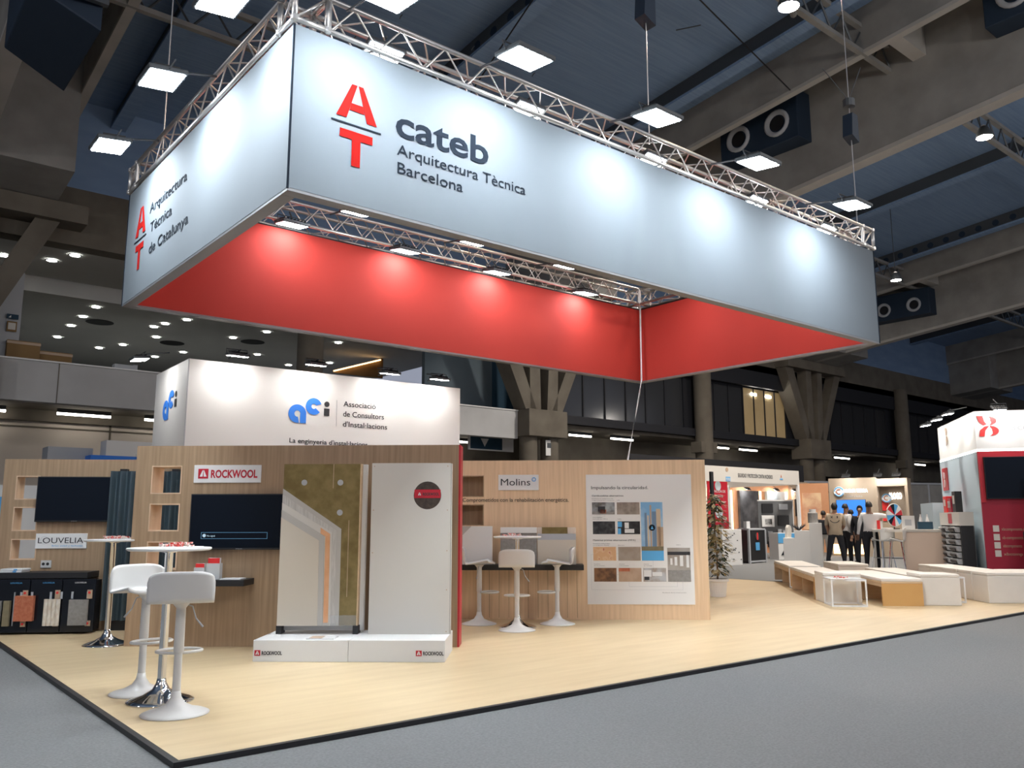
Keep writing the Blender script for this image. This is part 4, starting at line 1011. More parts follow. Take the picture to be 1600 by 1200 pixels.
for i in range(5):
    p = Vector((14.36, 5.74))+d*(.53*i)
    cube(p.x, p.y, 47, ['foremost', 'second', 'third', 'fourth', 'fifth'][i]+' white cube seat in the right-hand row, counted from the front', s=.58, L=.52)
for i in range(2):
    p = Vector((14.36, 5.74))+d*(.53*i)+Vector((math.sin(R(47)), -math.cos(R(47))))*.60
    cube(p.x, p.y, 47, 'white cube seat cut by the right picture edge, %s one' % ('nearer' if i == 0 else 'farther'), s=.56, L=.52)

# ================================================================== BACKGROUND STANDS
# --- fire-safety stand with white fascia
FY = 16.64
fs = thing('fire_safety_stand', 'white framed stand with blurred black fascia lettering and small blue emblems', 'stand', (0, FY, 0))
bx('fascia', fs, 21.3, 26.69, 0, .08, 2.51, 3.0, M['offwhite'])
bx('fascia_side', fs, 26.62, 26.69, .08, 3.0, 2.51, 3.0, M['offwhite'])
for x, y in ((26.58, 0), (21.35, 0), (26.58, 2.95)): bx('post', fs, x, x+.11, y, y+.08, -.03, 2.51, M['white'])
bx('ceiling_frame', fs, 21.3, 26.69, 2.95, 3.0, 2.51, 2.6, M['white'])
text('SEGURIDAD Y PROTECCIÓN CONTRA INCENDIOS', 23.12, 2.675, .13, fs, M['ink'], 1.95, bold=.01)
bx('emblem', fs, 22.47, 22.70, -.01, 0, 2.53, 2.67, M['lightblue']); text('EIB', 22.48, 2.55, .09, fs, M['white'], .2, y=-.013)
MB().lathe([(0, .01), (.07, .01), (.07, 0)], 12).put('crest', M['tan'], fs, (22.54, 0, 2.90), (math.pi/2, 0, 0))
bx('emblem', fs, 25.50, 25.67, -.01, 0, 2.66, 2.70, M['lightblue'])
MB().prism([(25.55, 2.74), (25.58, 2.83), (25.61, 2.74)], -.01, 0).put('emblem_flame', M['brick'], fs)
# black cover strip behind

# black banner stand edge by poster wall
t = thing('dark_screen_edge', 'narrow black screen edge right of the poster wall', 'screen', (20.4, 16.0, 0)); bx('panel', t, .47, .60, 0, .06, .95, 2.75, M['black']); bx('foot', t, .42, .66, -.1, .16, -.03, .95, M['black'])
# red roll-up with circles
t = thing('roll_up_banner', 'red roll-up banner with white lettering and round photos behind the potted tree', 'banner', (22.32, 17.5, 0))
bx('sheet', t, .3, 1.38, 0, .02, .35, 2.62, M['signred'])
text('EXTINCIÓN DE', .4, 2.2, .09, t, M['white'], .85, y=-.005); text('INCENDIOS', .5, 2.05, .08, t, M['white'], .6, y=-.005)
for z, rr in ((2.42, .16), (1.55, .20), (.95, .20)): MB().lathe([(0, .01), (rr, .01), (rr, 0)], 20).put('round_photo', M['marblewhite'], t, (.86, 0, z), (math.pi/2, 0, 0))
for z in (1.88, 1.22): text('Sistemas contra fuego', .42, z, .05, t, M['white'], .85, y=-.005)
bx('base', t, .25, 1.43, -.1, .12, -.03, .36, M['alu'])
t = thing('white_cabinet', 'white speckled cabinet left of the red roll-up banner', 'cabinet', (20.4, 15.4, 0)); bx('body', t, .1, 1.05, 0, .5, -.03, 1.02, M['white'], bevel=.01)
m = MB()
for i in range(22): x, z = random.uniform(.15, 1.0), random.uniform(.1, .95); m.box(x-.02, x+.03, -.006, 0, z-.015, z+.01)
m.put('dark_flecks', M['ink'], t)
# marble display wall
mw = thing('marble_stand_wall', 'orange-lit stand wall holding tall marble slabs', 'stand wall', (0, FY+3.6, 0))
bx('black_header', mw, 22, 33.0, .1, .2, 2.82, 3.62, M['black'])['label'] = 'black header above the timber'
bx('timber_wall', mw, 25.3, 33.0, .1, .2, -.03, 2.82, M['orangewall'])
for i, (x0, x1, mt) in enumerate(((26.3, 27.5, 'marblewhite'), (28.15, 29.45, 'marbledark'), (30.0, 31.3, 'marblewhite'))):
    bx('slab', mw, x0, x1, -.02, .08, .3, 2.45, M[mt])
    bx('light_strip', mw, x1+.1, x1+.26, .04, .1, .6, 2.45, M['warmglow'])
bx('taupe_bay', mw, 31.75, 33.0, -.05, .1, 0, 2.9, M['taupe'])
bx('framed_picture', mw, 31.95, 32.9, -.09, -.05, 1.45, 2.15, M['black']); bx('picture_image', mw, 32.25, 32.55, -.10, -.09, 1.5, 2.1, M['olive'])
for i, x in enumerate((26.2, 27.0, 28.4, 30.4, 31.75, 34.2)):
    o = sflood(x, FY+3.38, 2.5, R(30), 0, 'small bright spot over the marble slabs, %s from the left' % (ordn+['sixth'])[i], 'spots over the marble slabs', .7)
pk = thing('pink_marble_panel', 'glowing pink-orange marble panel left of the taupe stand', 'panel', (32.13, 19.06, 0), R(-60))
bx('timber_frame', pk, -.86, .30, 0, .1, -.03, 2.80, M['orangewall']); bx('marble_sheet', pk, -.75, .0, -.03, 0, .9, 2.40, M['pinkstone'])
bx('light_strip', pk, -.95, -.87, -.03, .02, .7, 2.4, M['warmglow'])
# black counter with emblem
bc = thing('black_counter', 'black hexagonal counter with white edges and small red and blue emblem', 'counter', (22.30, 15.75, 0), 0)
pts = [(.75, .95), (0, 0), (1.15, .05), (1.6, 1.1)]
m = MB(); b = m.b
def prismz(poly, z0, z1, mt, name, par):
    m = MB(); b = m.b; A = [b.verts.new((x, y, z0)) for x, y in poly]; B = [b.verts.new((x, y, z1)) for x, y in poly]
    b.faces.new(A[::-1]); b.faces.new(B); n = len(poly)
    for i in range(n): b.faces.new((A[i], A[(i+1) % n], B[(i+1) % n], B[i]))
    return m.put(name, mt, par)
base = [(0, 0), (1.12, -.42), (1.75, .9), (.63, 1.35)]     # corner at camera side (0,0)
dirL = Vector((.70, 1.03)); dirR = Vector((1.11, .11))
poly = [(0, 0), tuple(dirR*.9), tuple(dirR*.9+dirL*.75), tuple(dirL*.75)]
prismz(poly, 0, .98, M['black'], 'body', bc)
prismz([tuple(Vector(p)*1.03-Vector((.015, .015))) for p in poly], .98, 1.03, M['palegrey'], 'top', bc)
for p in poly[:2]+poly[3:]: MB().box(p[0]-.03, p[0]+.03, p[1]-.03, p[1]+.03, -.03, .99).put('edge_post', M['palegrey'], bc)
fr = face(bc, 'front_emblem', (0, -.005, 0), math.atan2(dirR.y, dirR.x))
bx('blue_shield', fr, .38, .62, -.012, -.004, .36, .60, M['lightblue']); MB().lathe([(0, .01), (.11, .01), (.11, 0)], 14).put('round_seal', M['steel'], fr, (.5, -.006, .78), (math.pi/2, 0, 0)); bx('red_bar', fr, .46, .54, -.02, -.01, .68, .90, M['redbright'])
bx('bottom_edge', fr, 0, 1.0, -.008, 0, 0, .05, M['palegrey'])
prismz([(x+.2, y+.2) for x, y in ((0, 0), (.25, .05), (.3, .12), (.05, .15))], 1.03, 1.25, M['paper'], 'leaflet_stack', bc)
# grey exhibit board
gb = thing('equipment_board', 'grey pegboard of black electrical devices behind the black counter', 'display board', (25.75, 17.75, 0), R(-40)); gb.scale = (.52, 1, 1)
bx('board', gb, 0, 2.35, 0, .05, .45, 1.95, M['greywall']); bx('edge', gb, 2.35, 2.40, -.01, .06, .4, 2.0, M['white']); bx('edge', gb, 0, 2.35, -.01, .06, 1.95, 2.0, M['white'])
for (x, z, a, c2, mt) in ((.25,1.55,.75,.32,'black'),(1.4,1.65,.6,.2,'palegrey'),(.2,1.05,.85,.40,'white'),(.4,1.12,.5,.22,'black'),(1.3,1.1,.75,.35,'black'),(1.25,.75,.25,.22,'palegrey'),(1.6,.8,.4,.12,'palegrey'),(.6,.7,.3,.2,'palegrey'),(.55,.35,.3,.2,'black'),(1.35,.30,.2,.2,'white')):
    bx('device', gb, x, x+a, -.06, 0, z, z+c2, M[mt], bevel=.01)
t = thing('low_display_box', 'low blue and white carton with shoe picture under the grey board', 'box', (25.15, 16.6, 0), R(-20))
bx('carton', t, 0, 1.5, 0, .5, -.03, .86, M['white']); bx('blue_band', t, 0, 1.5, -.01, 0, .52, .84, M['lightblue']); MB().prism([(.1, .12), (.3, .42), (.6, .22), (.9, .12)], -.015, -.005).put('printed_shoe', M['ink'], t); MB().prism([(1.1, .15), (1.25, .5), (1.4, .45), (1.3, .12)], -.015, -.005).put('printed_swoosh', M['brick'], t)
# white stepped counter
sc_ = thing('stepped_counter', 'white stepped reception counter behind the left benches', 'counter', (23.15, 15.1, 0), R(-60))
bx('low_block', sc_, 0, .34, 0, .6, -.03, .74, M['white'], bevel=.005); bx('mid_block', sc_, .34, .78, 0, .6, -.03, .97, M['white'], bevel=.005); bx('tall_block', sc_, .78, 1.14, 0, .6, -.03, 1.20, M['white'], bevel=.005)
m = MB()
t = thing('dried_arrangement', 'dark spiky plant arrangement on the white stepped counter', 'plant', (23.65, 14.85, .97))
for i in range(26): a = i*2.4; m.tube([(0, 0, 0), (.22*math.cos(a), .22*math.sin(a), .12+.03*(i % 4))], [.02, .003], 5)
m.put('stems', M['inkblack'], t)
t = thing('white_arch_ornament', 'pale rounded ornament standing on the lowest counter step', 'ornament', (23.50, 15.22, .74)); MB().prism([(0, 0), (.22, 0), (.26, .25), (.22, .36), (.13, .40), (.06, .32)], -.05, .05).put('body', M['offwhite'], t, bevel=.01)
t = thing('glass_jar', 'grey glass jar with white lid on top of the stepped counter', 'jar', (23.85, 14.47, 1.20)); MB().lathe([(0, 0), (.15, 0), (.15, .3), (.12, .33), (0, .33)], 16).put('jar', M['greystone'], t); MB().lathe([(0, .33), (.10, .33), (.10, .42), (0, .42)], 16).put('lid', M['white'], t)
# --- taupe stand with blue screen
B_, AB = (29.35, 17.24), R(-74)
ts = thing('taupe_stand', 'taupe stand wall with backlit round logo and glowing white lettering', 'stand', (*B_, 0), AB)
bx('wall_panel', ts, .15, 1.83, 0, .15, -.03, 2.83, M['taupe']); bx('niche_panel', ts, 1.83, 2.86, .5, .6, -.03, 2.75, M['taupe'])
bx('niche_cheek', ts, 1.80, 1.86, -.05, .55, -.03, 2.80, M['taupe']); bx('niche_cheek', ts, 2.80, 2.90, -.1, .6, -.03, 2.78, M['taupe']); bx('niche_header', ts, 1.83, 2.86, 0, .55, 2.5, 2.78, M['taupe'])
def round_logo(x, y, z, r):
    MB().lathe([(0, .05), (r, .05), (r, 0)], 24).put('round_logo', M['white'], ts, (x, y, z), (math.pi/2, 0, 0))
    for (rr, a0, a1, mt) in ((.85, .4, 3.0, 'lightblue'), (.85, 3.6, 6.0, 'lightblue'), (.45, .9, 5.2, 'brick')):
        MB().tube([(x+rr*r*math.cos(a0+(a1-a0)*i/12), y-.055, z+rr*r*math.sin(a0+(a1-a0)*i/12)) for i in range(13)], r*.11, 6).put('logo_arc', M[mt], ts)
round_logo(.52, 0, 2.33, .19)
text('NUEVA TERRA', .68, 2.30, .12, ts, M['glowwhite'], .85, y=-.03, bold=.03)
text('START & BUILD', .78, 2.12, .06, ts, M['palegrey'], .55, y=-.01)
round_logo(2.08, .44, 2.08, .17)
text('BLOGO', 2.17, 2.05, .22, ts, M['glowwhite'], .42, y=.45, bold=.04)
bx('red_poster', ts, 1.9, 2.12, .47, .5, 1.62, 1.98, M['redbright']); bx('yellow_poster', ts, 1.9, 2.15, .47, .5, 1.45, 1.56, M['yellowbox']); bx('red_poster', ts, 1.9, 2.15, .47, .5, 1.25, 1.42, M['redbright'])
bx('floor_light', ts, .2, 1.3, -.03, 0, .05, .40, M['warmglow'])
for i, (s, y) in enumerate(((.90, -.45), (1.98, -.35), (2.60, -.35))):
    sflood(B_[0]+s*math.cos(AB)-y*math.sin(AB), B_[1]+s*math.sin(AB)+y*math.cos(AB), 2.86, R(25), AB, 'small lit flood on top of the taupe stand, %s from the left' % ordn[i], 'floods on the taupe stand', .8)
t = tv('television', 'bright blue screen on the taupe stand behind the visitors', B_, AB, .40, 1.44, 1.28, 2.03, scr=M['bluescreen'])
# bar counter, chairs, things on it
ct = thing('bar_counter', 'cream high counter with overhanging top in front of the taupe stand', 'counter', (22.45, 10.98, 0), R(-60))
bx('front_panel', ct, 0, 1.0, 0, .08, -.03, .97, M['counter']); bx('end_panel', ct, .95, 1.0, .08, .6, -.03, .97, M['counter']); bx('top', ct, -.75, 1.01, -.02, .62, .97, 1.04, M['offwhite'], bevel=.004); bx('leg_panel', ct, -.73, -.68, .30, .6, -.03, .97, M['offwhite'])
def cloc(s, y): a = R(-60); return (22.45+s*math.cos(a)-y*math.sin(a), 10.98+s*math.sin(a)+y*math.cos(a))
t = thing('picture_stand', 'small white picture frame standing on the cream counter', 'frame', (*cloc(.14, .2), 1.04), R(-60)); bx('frame', t, -.15, .17, 0, .03, 0, .36, M['white']); bx('print', t, -.07, .09, -.004, 0, .1, .26, M['palegrey'])
t = thing('blue_basket', 'blue basket holding two white bottles on the counter', 'basket', (*cloc(.55, .25), 1.04), R(-60)); bx('basket', t, -.16, .20, 0, .25, 0, .20, M['deepblue'])
for x in (-.08, .08): MB().lathe([(.04, .02), (.05, .2), (.02, .34), (.02, .40), (0, .40)], 10, x, .1).put('bottle', M['white'], t)
t = thing('prize_wheel', 'round red, white and blue wheel on the cream counter', 'wheel', (*cloc(-.17, .3), 1.04), R(-20)); t.scale = (.8, 1, .9)
MB().lathe([(.04, 0), (.13, 0), (.13, .03), (0, .03)], 12).put('foot', M['black'], t); MB().tube([(0, .03, .02), (0, .03, .40)], .015, 6).put('stem', M['black'], t)
cols = ['redpaint', 'white', 'lightblue', 'ink']*3
for i in range(12):
    a0, a1 = i*math.pi/6, (i+1)*math.pi/6
    MB().prism([(0, .42), (.33*math.cos(a0), .42+.33*math.sin(a0)), (.33*math.cos((a0+a1)/2), .42+.33*math.sin((a0+a1)/2)), (.33*math.cos(a1), .42+.33*math.sin(a1))], -.015, .015).put('segment', M[cols[i]], t)
MB().tube([(.34*math.cos(i*math.pi/12), 0, .42+.34*math.sin(i*math.pi/12)) for i in range(24)], .015, 6, closed=True).put('rim', M['offwhite'], t)
t = thing('red_leaflet_block', 'small red and white leaflet block on the counter beside the pointing man', 'leaflet holder', (*cloc(-.62, .3), 1.04), R(-60)); bx('block', t, 0, .08, 0, .1, 0, .24, M['redbright']); bx('leaflets', t, .08, .14, 0, .1, 0, .22, M['white'])
def high_chair(x, y, rz, label):
    t = thing('high_chair', label, 'chair', (x, y, 0), rz, 'white shell bar chairs at the cream counter')
    o = new_obj('seat_shell', shell_m2, t, (0, 0, .74)); o.scale = (1.15, 1.1, 1.7)
    for sx, sy in ((1, 1), (1, -1), (-1, 1), (-1, -1)): MB().tube([(sx*.13, sy*.12, .74), (sx*.22, sy*.21, -.03)], .014, 6).put('leg', M['chrome'], t)
    MB().tube([(.19, .18, .28), (-.19, .18, .28), (-.19, -.18, .28), (.19, -.18, .28)], .009, 6, closed=True).put('footrest', M['chrome'], t)
shell_m2 = shell_mesh()
high_chair(22.28, 11.10, R(20), 'white shell bar chair nearest at the cream counter')
high_chair(22.4, 11.55, R(-20), 'white shell bar chair half hidden behind the nearer one')
# --- red and white XB stand
zc = 3.9; A_XB = (21.516, 8.573)
xb = thing('xb_stand', 'white stand with red eight-shaped logo on its tall fascia and crimson wall', 'stand', (*A_XB, 0), R(-54.5))
bx('fascia', xb, 0, 6, 0, .06, 2.95, 3.9, M['white']); bx('side_fascia', xb, 0, .06, .06, 4.0, 2.95, 3.9, M['white'])
bx('light_band', xb, -.01, 6, -.01, .0, 2.92, 2.97, M['glowwhite']); bx('light_band', xb, -.01, .0, .0, 4.0, 2.92, 2.97, M['glowwhite'])
bx('side_wall', xb, 0, .06, .06, 4.05, -.03, 2.95, M['cabblue']); bx('crimson_wall', xb, 0, 6, 0, .06, -.03, 2.93, M['crimson'])
bx('red_border', xb, .0, 6, -.03, 0, 2.72, 2.92, M['redpaint']); bx('red_border', xb, .0, .10, -.03, 0, 1.7, 2.72, M['redpaint'])
def xlogo(fr, x0, z0, k, mt, y=-.012, kx=1.0):
    def arc(cx, cz, ro, wmax, a0, a1):
        m = MB(); b = m.b; vs = []; n = 14
        for i in range(n+1):
            a = a0+(a1-a0)*i/n; ri = ro-1.5*wmax*math.sin(math.pi*min(1, .12+i/n*.85)); vs.append([b.verts.new((x0+(cx-x0+rr*math.cos(a))*kx, yy, cz+rr*math.sin(a))) for rr in (ri, ro) for yy in (y-.004, y)])
        for A, B in zip(vs, vs[1:]):
            for (p, q2) in ((0, 2), (2, 3), (3, 1), (1, 0)): b.faces.new((A[p], A[q2], B[q2], B[p]))
        return m.put('logo_arc', mt, fr)
    k0 = k; arc(x0+.25*k, z0+.72*k, .20*k, .09*k, R(75), R(-80)); arc(x0+.26*k, z0+.27*k, .23*k, .10*k, R(80), R(-85))
    X = lambda v: x0+v*k*kx
    MB().prism([(X(0), z0+.94*k), (X(.14), z0+.94*k), (X(.17), z0+.70*k), (X(.22), z0+.56*k), (X(.14), z0+.52*k), (X(.04), z0+.70*k)], y-.004, y).put('logo_stroke', mt, fr)
    MB().prism([(X(.03), z0+.02*k), (X(.15), z0+.02*k), (X(.18), z0+.28*k), (X(.28), z0+.50*k), (X(.16), z0+.46*k), (X(.06), z0+.30*k)], y-.004, y).put('logo_stroke', mt, fr)
xlogo(xb, .05, 3.27, .54, M['redbright'], kx=1.75)
text('XB COMPONENTS', .66, 3.42, .10, xb, M['palegrey'], 1.35, y=-.008)
sfr = face(xb, 'side_lettering', (0, 4.05, 0), -math.pi/2)
xlogo(sfr, .98, 3.30, .55, M['tan'])
bx('red_badge', sfr, .25, .88, -.02, -.002, 2.10, 2.72, M['redpaint'], bevel=.006); xlogo(sfr, .42, 2.18, .46, M['white'], y=-.026)
tv('television', 'large black screen on the crimson wall at the right edge', A_XB, R(-54.5), .10, 1.75, 1.78, 2.78, y=-.09)
for i, (tx, z) in enumerate((('xbcomponents.com', 1.04), ('xb-components', .84), ('xbcomponents', .65), ('xbcomp', .46))):
    bx('social_icon', xb, .19, .32, -.012, 0, z-.03, z+.12, M['offwhite']); text(tx, .37, z, .075, xb, M['tan'], .58 if i == 0 else .44 if i == 1 else .40, y=-.005)
for i, (s, ) in enumerate(((.45,), (1.6,))):
    a = R(-54.5); y = -.4
    sflood(A_XB[0]+s*math.cos(a)-y*math.sin(a), A_XB[1]+s*math.sin(a)+y*math.cos(a), 3.90, R(22), a, 'lit flood above the red eight logo, %s on the front fascia' % ordn[i], 'floods on the red and white stand', .9)
for i, s in enumerate((.7, 2.0, 3.4)):
    a = R(-54.5); x, y = -.42, s
    sflood(A_XB[0]+x*math.cos(a)-y*math.sin(a), A_XB[1]+x*math.sin(a)+y*math.cos(a), 3.92, R(8), a-math.pi/2, 'lit flood on the side fascia of the red and white stand, %s from its corner' % ordn[i], 'floods on the red and white stand', .9)
# bottle rack
ax = R(-54.5)
def xl(x, y): return (A_XB[0]+x*math.cos(ax)-y*math.sin(ax), A_XB[1]+x*math.sin(ax)+y*math.cos(ax))
rk = thing('product_rack', 'black rack of white bins with a pale header and small items on top', 'rack', (*xl(-.30, 2.55), 0), ax-math.pi/2)
bx('upright', rk, 0, .06, -.1, .2, -.03, 1.15, M['black']); bx('upright', rk, 2.0, 2.10, -.1, .2, -.03, 1.15, M['black']); bx('upright', rk, 1.03, 1.08, -.1, .2, -.03, 1.15, M['black'])
bx('back_sheet', rk, 0, 2.1, .18, .2, -.03, 1.15, M['palegrey']); bx('header_panel', rk, -.03, 2.12, -.12, .2, 1.15, 1.48, M['offwhite']); bx('header_print', rk, .95, 1.35, -.125, -.12, 1.2, 1.45, M['redpaint'])
mb = MB().hexa([(0,-.16,0),(.86,-.16,0),(.86,.16,0),(0,.16,0),(.10,-.22,.125),(.86,-.22,.125),(.80,.16,.13),(.06,.16,.13)]).mesh('bin_body', M['bottlewhite'])
mc = MB().hexa([(.16,-.175,.0),(.62,-.175,.0),(.62,-.15,.0),(.16,-.15,.0),(.10,-.225,.07),(.72,-.225,.07),(.72,-.15,.07),(.10,-.15,.07)]).mesh('bin_mouth', M['spongeblack'])
ra = ax-math.pi/2
wx = xl(-.30, 2.55)
for r_ in range(7):
    for c_ in range(2):
        lx, ly, lz = .10+c_*1.02, .0, .06+r_*.155
        o = new_obj('storage_bin', None, None, (wx[0]+lx*math.cos(ra)-ly*math.sin(ra), wx[1]+lx*math.sin(ra)+ly*math.cos(ra), lz), (0, 0, ra))
        tag(o, 'white bin with dark mouth, %s column of the black rack, %s from the top' % (('left', 'right')[c_], nth(7-r_)), 'bin', 'white bins in the black product rack')
        new_obj('bin_body', mb, o); new_obj('bin_mouth', mc, o)
for i, (dx, mt, h, l) in enumerate(((.5, 'redbright', .42, 'small red and white box on the product rack, left one'), (1.0, 'crimson', .36, 'dark red gift bag with white handles on the product rack'), (1.5, 'black', .52, 'tall black box on the product rack'))):
    wx = xl(-.30, 2.55); t = thing('shop_item', l, 'box', (wx[0]+dx*math.cos(ra), wx[1]+dx*math.sin(ra), 1.48), ra)
    bx('body', t, -.16, .18, -.08, .08, 0, h, M[mt], bevel=.01)
    if i == 1:
        for hx in (-.06, .08): MB().tube([(hx-.05, -.09, .12), (hx-.04, -.09, .28), (hx+.04, -.09, .28), (hx+.05, -.09, .12)], .010, 5).put('handle', M['white'], t)
    else: bx('label_patch', t, -.08, .10, -.085, -.08, h*.4, h*.8, M['offwhite'])
t = thing('side_cabinet', 'pale blue-grey wall cabinet left of the black product rack', 'cabinet', (*xl(-.55, 4.3), 0), ra); bx('upper_box', t, 0, 1.6, 0, .45, .85, 1.75, M['cabblue']); bx('lower_panel', t, .3, 1.6, .1, .45, -.03, .85, M['palegrey'])
t = thing('freestanding_board', 'tall white panel at the right edge in front of the black screen', 'panel', (*xl(.98, -.6), 0), R(-54.5)); bx('sheet', t, 0, .9, 0, .05, -.03, 2.25, M['white'])
t = thing('black_office_chair', 'black mesh chair in front of the crimson wall', 'chair', (*xl(.95, -.45), 0), R(-70)); bx('backrest', t, -.25, .25, 0, .05, .55, 1.02, M['black'], bevel=.02); bx('seat', t, -.25, .25, -.45, .03, .45, .53, M['black'], bevel=.02); MB().lathe([(.03, .06), (.03, .45)], 8, 0, -.2).put('post', M['steel'], t)
for i in range(5): a = i*2*math.pi/5; MB().tube([(0, -.2, .06), (.28*math.cos(a), -.2+.28*math.sin(a), .0)], .02, 6).put('foot', M['steel'], t)
# grey container-like backdrop between stands
t = thing('grey_backdrop', 'dim grey panelled backdrop between the taupe and the red stand', 'stand wall', (44, 22.8, 0), R(-20)); bx('sheet', t, -7, 9, 0, .1, -.03, 3.3, M['concrete'])
for i in range(8): bx('post', t, -6.5+i*2, -6.4+i*2, -.05, 0, -.03, 3.3, M['palegrey'])
bx('top_rail', t, -7, 9, -.06, 0, 3.2, 3.3, M['palegrey'])
# dark background clutter: signs under mezzanine
t = thing('hanging_sign', 'white exit pictogram sign under the balcony right of the aci tower', 'sign', (21.0, 26.6, 3.9)); bx('plate', t, -1.5, .8, 0, .05, .15, .75, M['white']); bx('green_field', t, -1.4, .2, -.01, 0, .2, .7, M['deepblue']); MB().prism([(-.9, .62), (-.5, .62), (-.7, .3)], -.02, -.01).put('arrow', M['white'], t)
for x in (-1.2, .5): MB().tube([(x, .02, .75), (x, .02, .86)], .02, 5).put('hanger', M['steel'], t)
t = thing('hanging_sign', 'small white notice between the twin concrete shafts', 'sign', (22.05, 24.6, 3.8)); bx('plate', t, -.24, .10, 0, .04, .0, .60, M['white']); bx('pictogram', t, -.18, .04, -.01, 0, .3, .5, M['steel'])
MB().tube([(-.07, .02, .6), (-.07, .02, .95)], .02, 5).put('hanger', M['steel'], t)
# mezzanine left: crates, signs, extinguisher
for (x0, x1, y, z1, l) in ((3.45, 4.15, 25.8, 6.15, 'dull brown crate standing on the balcony at the left edge'), (4.16, 5.0, 26.0, 5.98, 'long ochre crate on the balcony right of the brown one')):
    t = thing('crate', l, 'crate', (x0, y, 4.95)); bx('body', t, 0, x1-x0+.1, 0, .5, 0, z1-4.95, M['yellowbox'], bevel=.01); bx('lid_batten', t, -.01, x1-x0+.11, -.02, .0, z1-5.05, z1-4.98, M['tan'])
t = thing('direction_sign', 'dark green direction sign on the pale partition at the upper left', 'sign', (3.4, 25.95, 6.75)); bx('plate', t, 0, .28, -.02, 0, 0, .13, M['deepblue']); MB().prism([(.04, .03), (.10, .10), (.10, .03)], -.03, -.02).put('arrow', M['white'], t)
t = thing('notice_frame', 'brown framed notice under the green direction sign', 'sign', (3.42, 25.95, 6.4)); bx('frame', t, 0, .24, -.02, 0, 0, .28, M['yellowbox']); bx('paper', t, .03, .21, -.025, -.02, .05, .24, M['offwhite'])
t = thing('silver_box', 'small silver box on the balcony edge left of the aci tower', 'box', (6.0, 25.05, 5.54)); bx('body', t, 0, .62, 0, .25, 0, .13, M['palegrey'], bevel=.01)
bx('lid', t, .5, .62, -.01, .26, .13, .15, M['palegrey'])

# ================================================================== PEOPLE
def person(label, loc, rz, J, bones, cols, hair, H=1.75, hem=.98):
    """J: joint name -> (x,y,z,radius) for 1.75 m; bones: (a,b,matindex)"""
    names = list(J); idx = {n: i for i, n in enumerate(names)}; k = H/1.75
    me = bpy.data.meshes.new('person'); me.from_pydata([Vector(J[n][:3])*k for n in names], [(idx[a], idx[b2]) for a, b2, _ in bones], [])
    o = bpy.data.objects.new('person', me); C.objects.link(o)
    md = o.modifiers.new('s', 'SKIN'); md.use_smooth_shade = True
    for n in names:
        rr = J[n][3]; sv = me.skin_vertices[0].data[idx[n]]
        rr = rr if isinstance(rr, tuple) else (rr, rr); sv.radius = (rr[0]*k, rr[1]*k); sv.use_root = (n == 'pelvis')
    o.modifiers.new('d', 'SUBSURF').levels = 3; o.modifiers['d'].render_levels = 3
    bpy.context.view_layer.update()
    m2 = bpy.data.meshes.new_from_object(o.evaluated_get(bpy.context.evaluated_depsgraph_get()))
    o.modifiers.clear(); o.data = m2; m2.materials.clear()
    for c4 in cols: m2.materials.append(c4)
    segs = [(Vector(J[a][:3])*k, Vector(J[b2][:3])*k, mi, a in ('pelvis', 'waist') or a.startswith('hip')) for a, b2, mi in bones]
    for p in m2.polygons:
        c4 = p.center; best = 9e9
        core = False
        for a, b2, mi, cr in segs:
            ab = b2-a; t = max(0, min(1, (c4-a).dot(ab)/max(1e-9, ab.length_squared))); dd = (a+ab*t-c4).length
            if dd < best: best = dd; p.material_index = mi; core = cr
        if core and abs(c4.x) < .21*k: p.material_index = 2 if c4.z < hem*k else 1
        p.use_smooth = True
    o.location = loc; o.rotation_euler = (0, 0, rz); tag(o, label, 'person', 'visitors by the taupe stand')
    hx, hy, hz = Vector(J['head'][:3])*k
    if hair:
        m = MB(); b = m.b
        bmesh.ops.create_uvsphere(b, u_segments=16, v_segments=10, radius=1)
        for v in b.verts:
            v.co = Vector((v.co.x*.090, v.co.y*.104, v.co.z*.115))*k
            if v.co.z < -.02*k-.1*k*(hair-1) and True: v.co.z = max(v.co.z, -.03*k*hair*1.6)
            if v.co.y > .045*k and v.co.z < .07*k: v.co.y = .045*k
        ho = m.put('hair', M['hair'], o, (hx, hy-.012, hz+.03*k), smooth=True)
    # eyes and ears
    for s in (-1, 1):
        MB().lathe([(0, -.006), (.008, 0), (0, .006)], 8).put('eye', M['black'], o, (hx+s*.032*k, hy+.088*k, hz+.005*k))
    return o
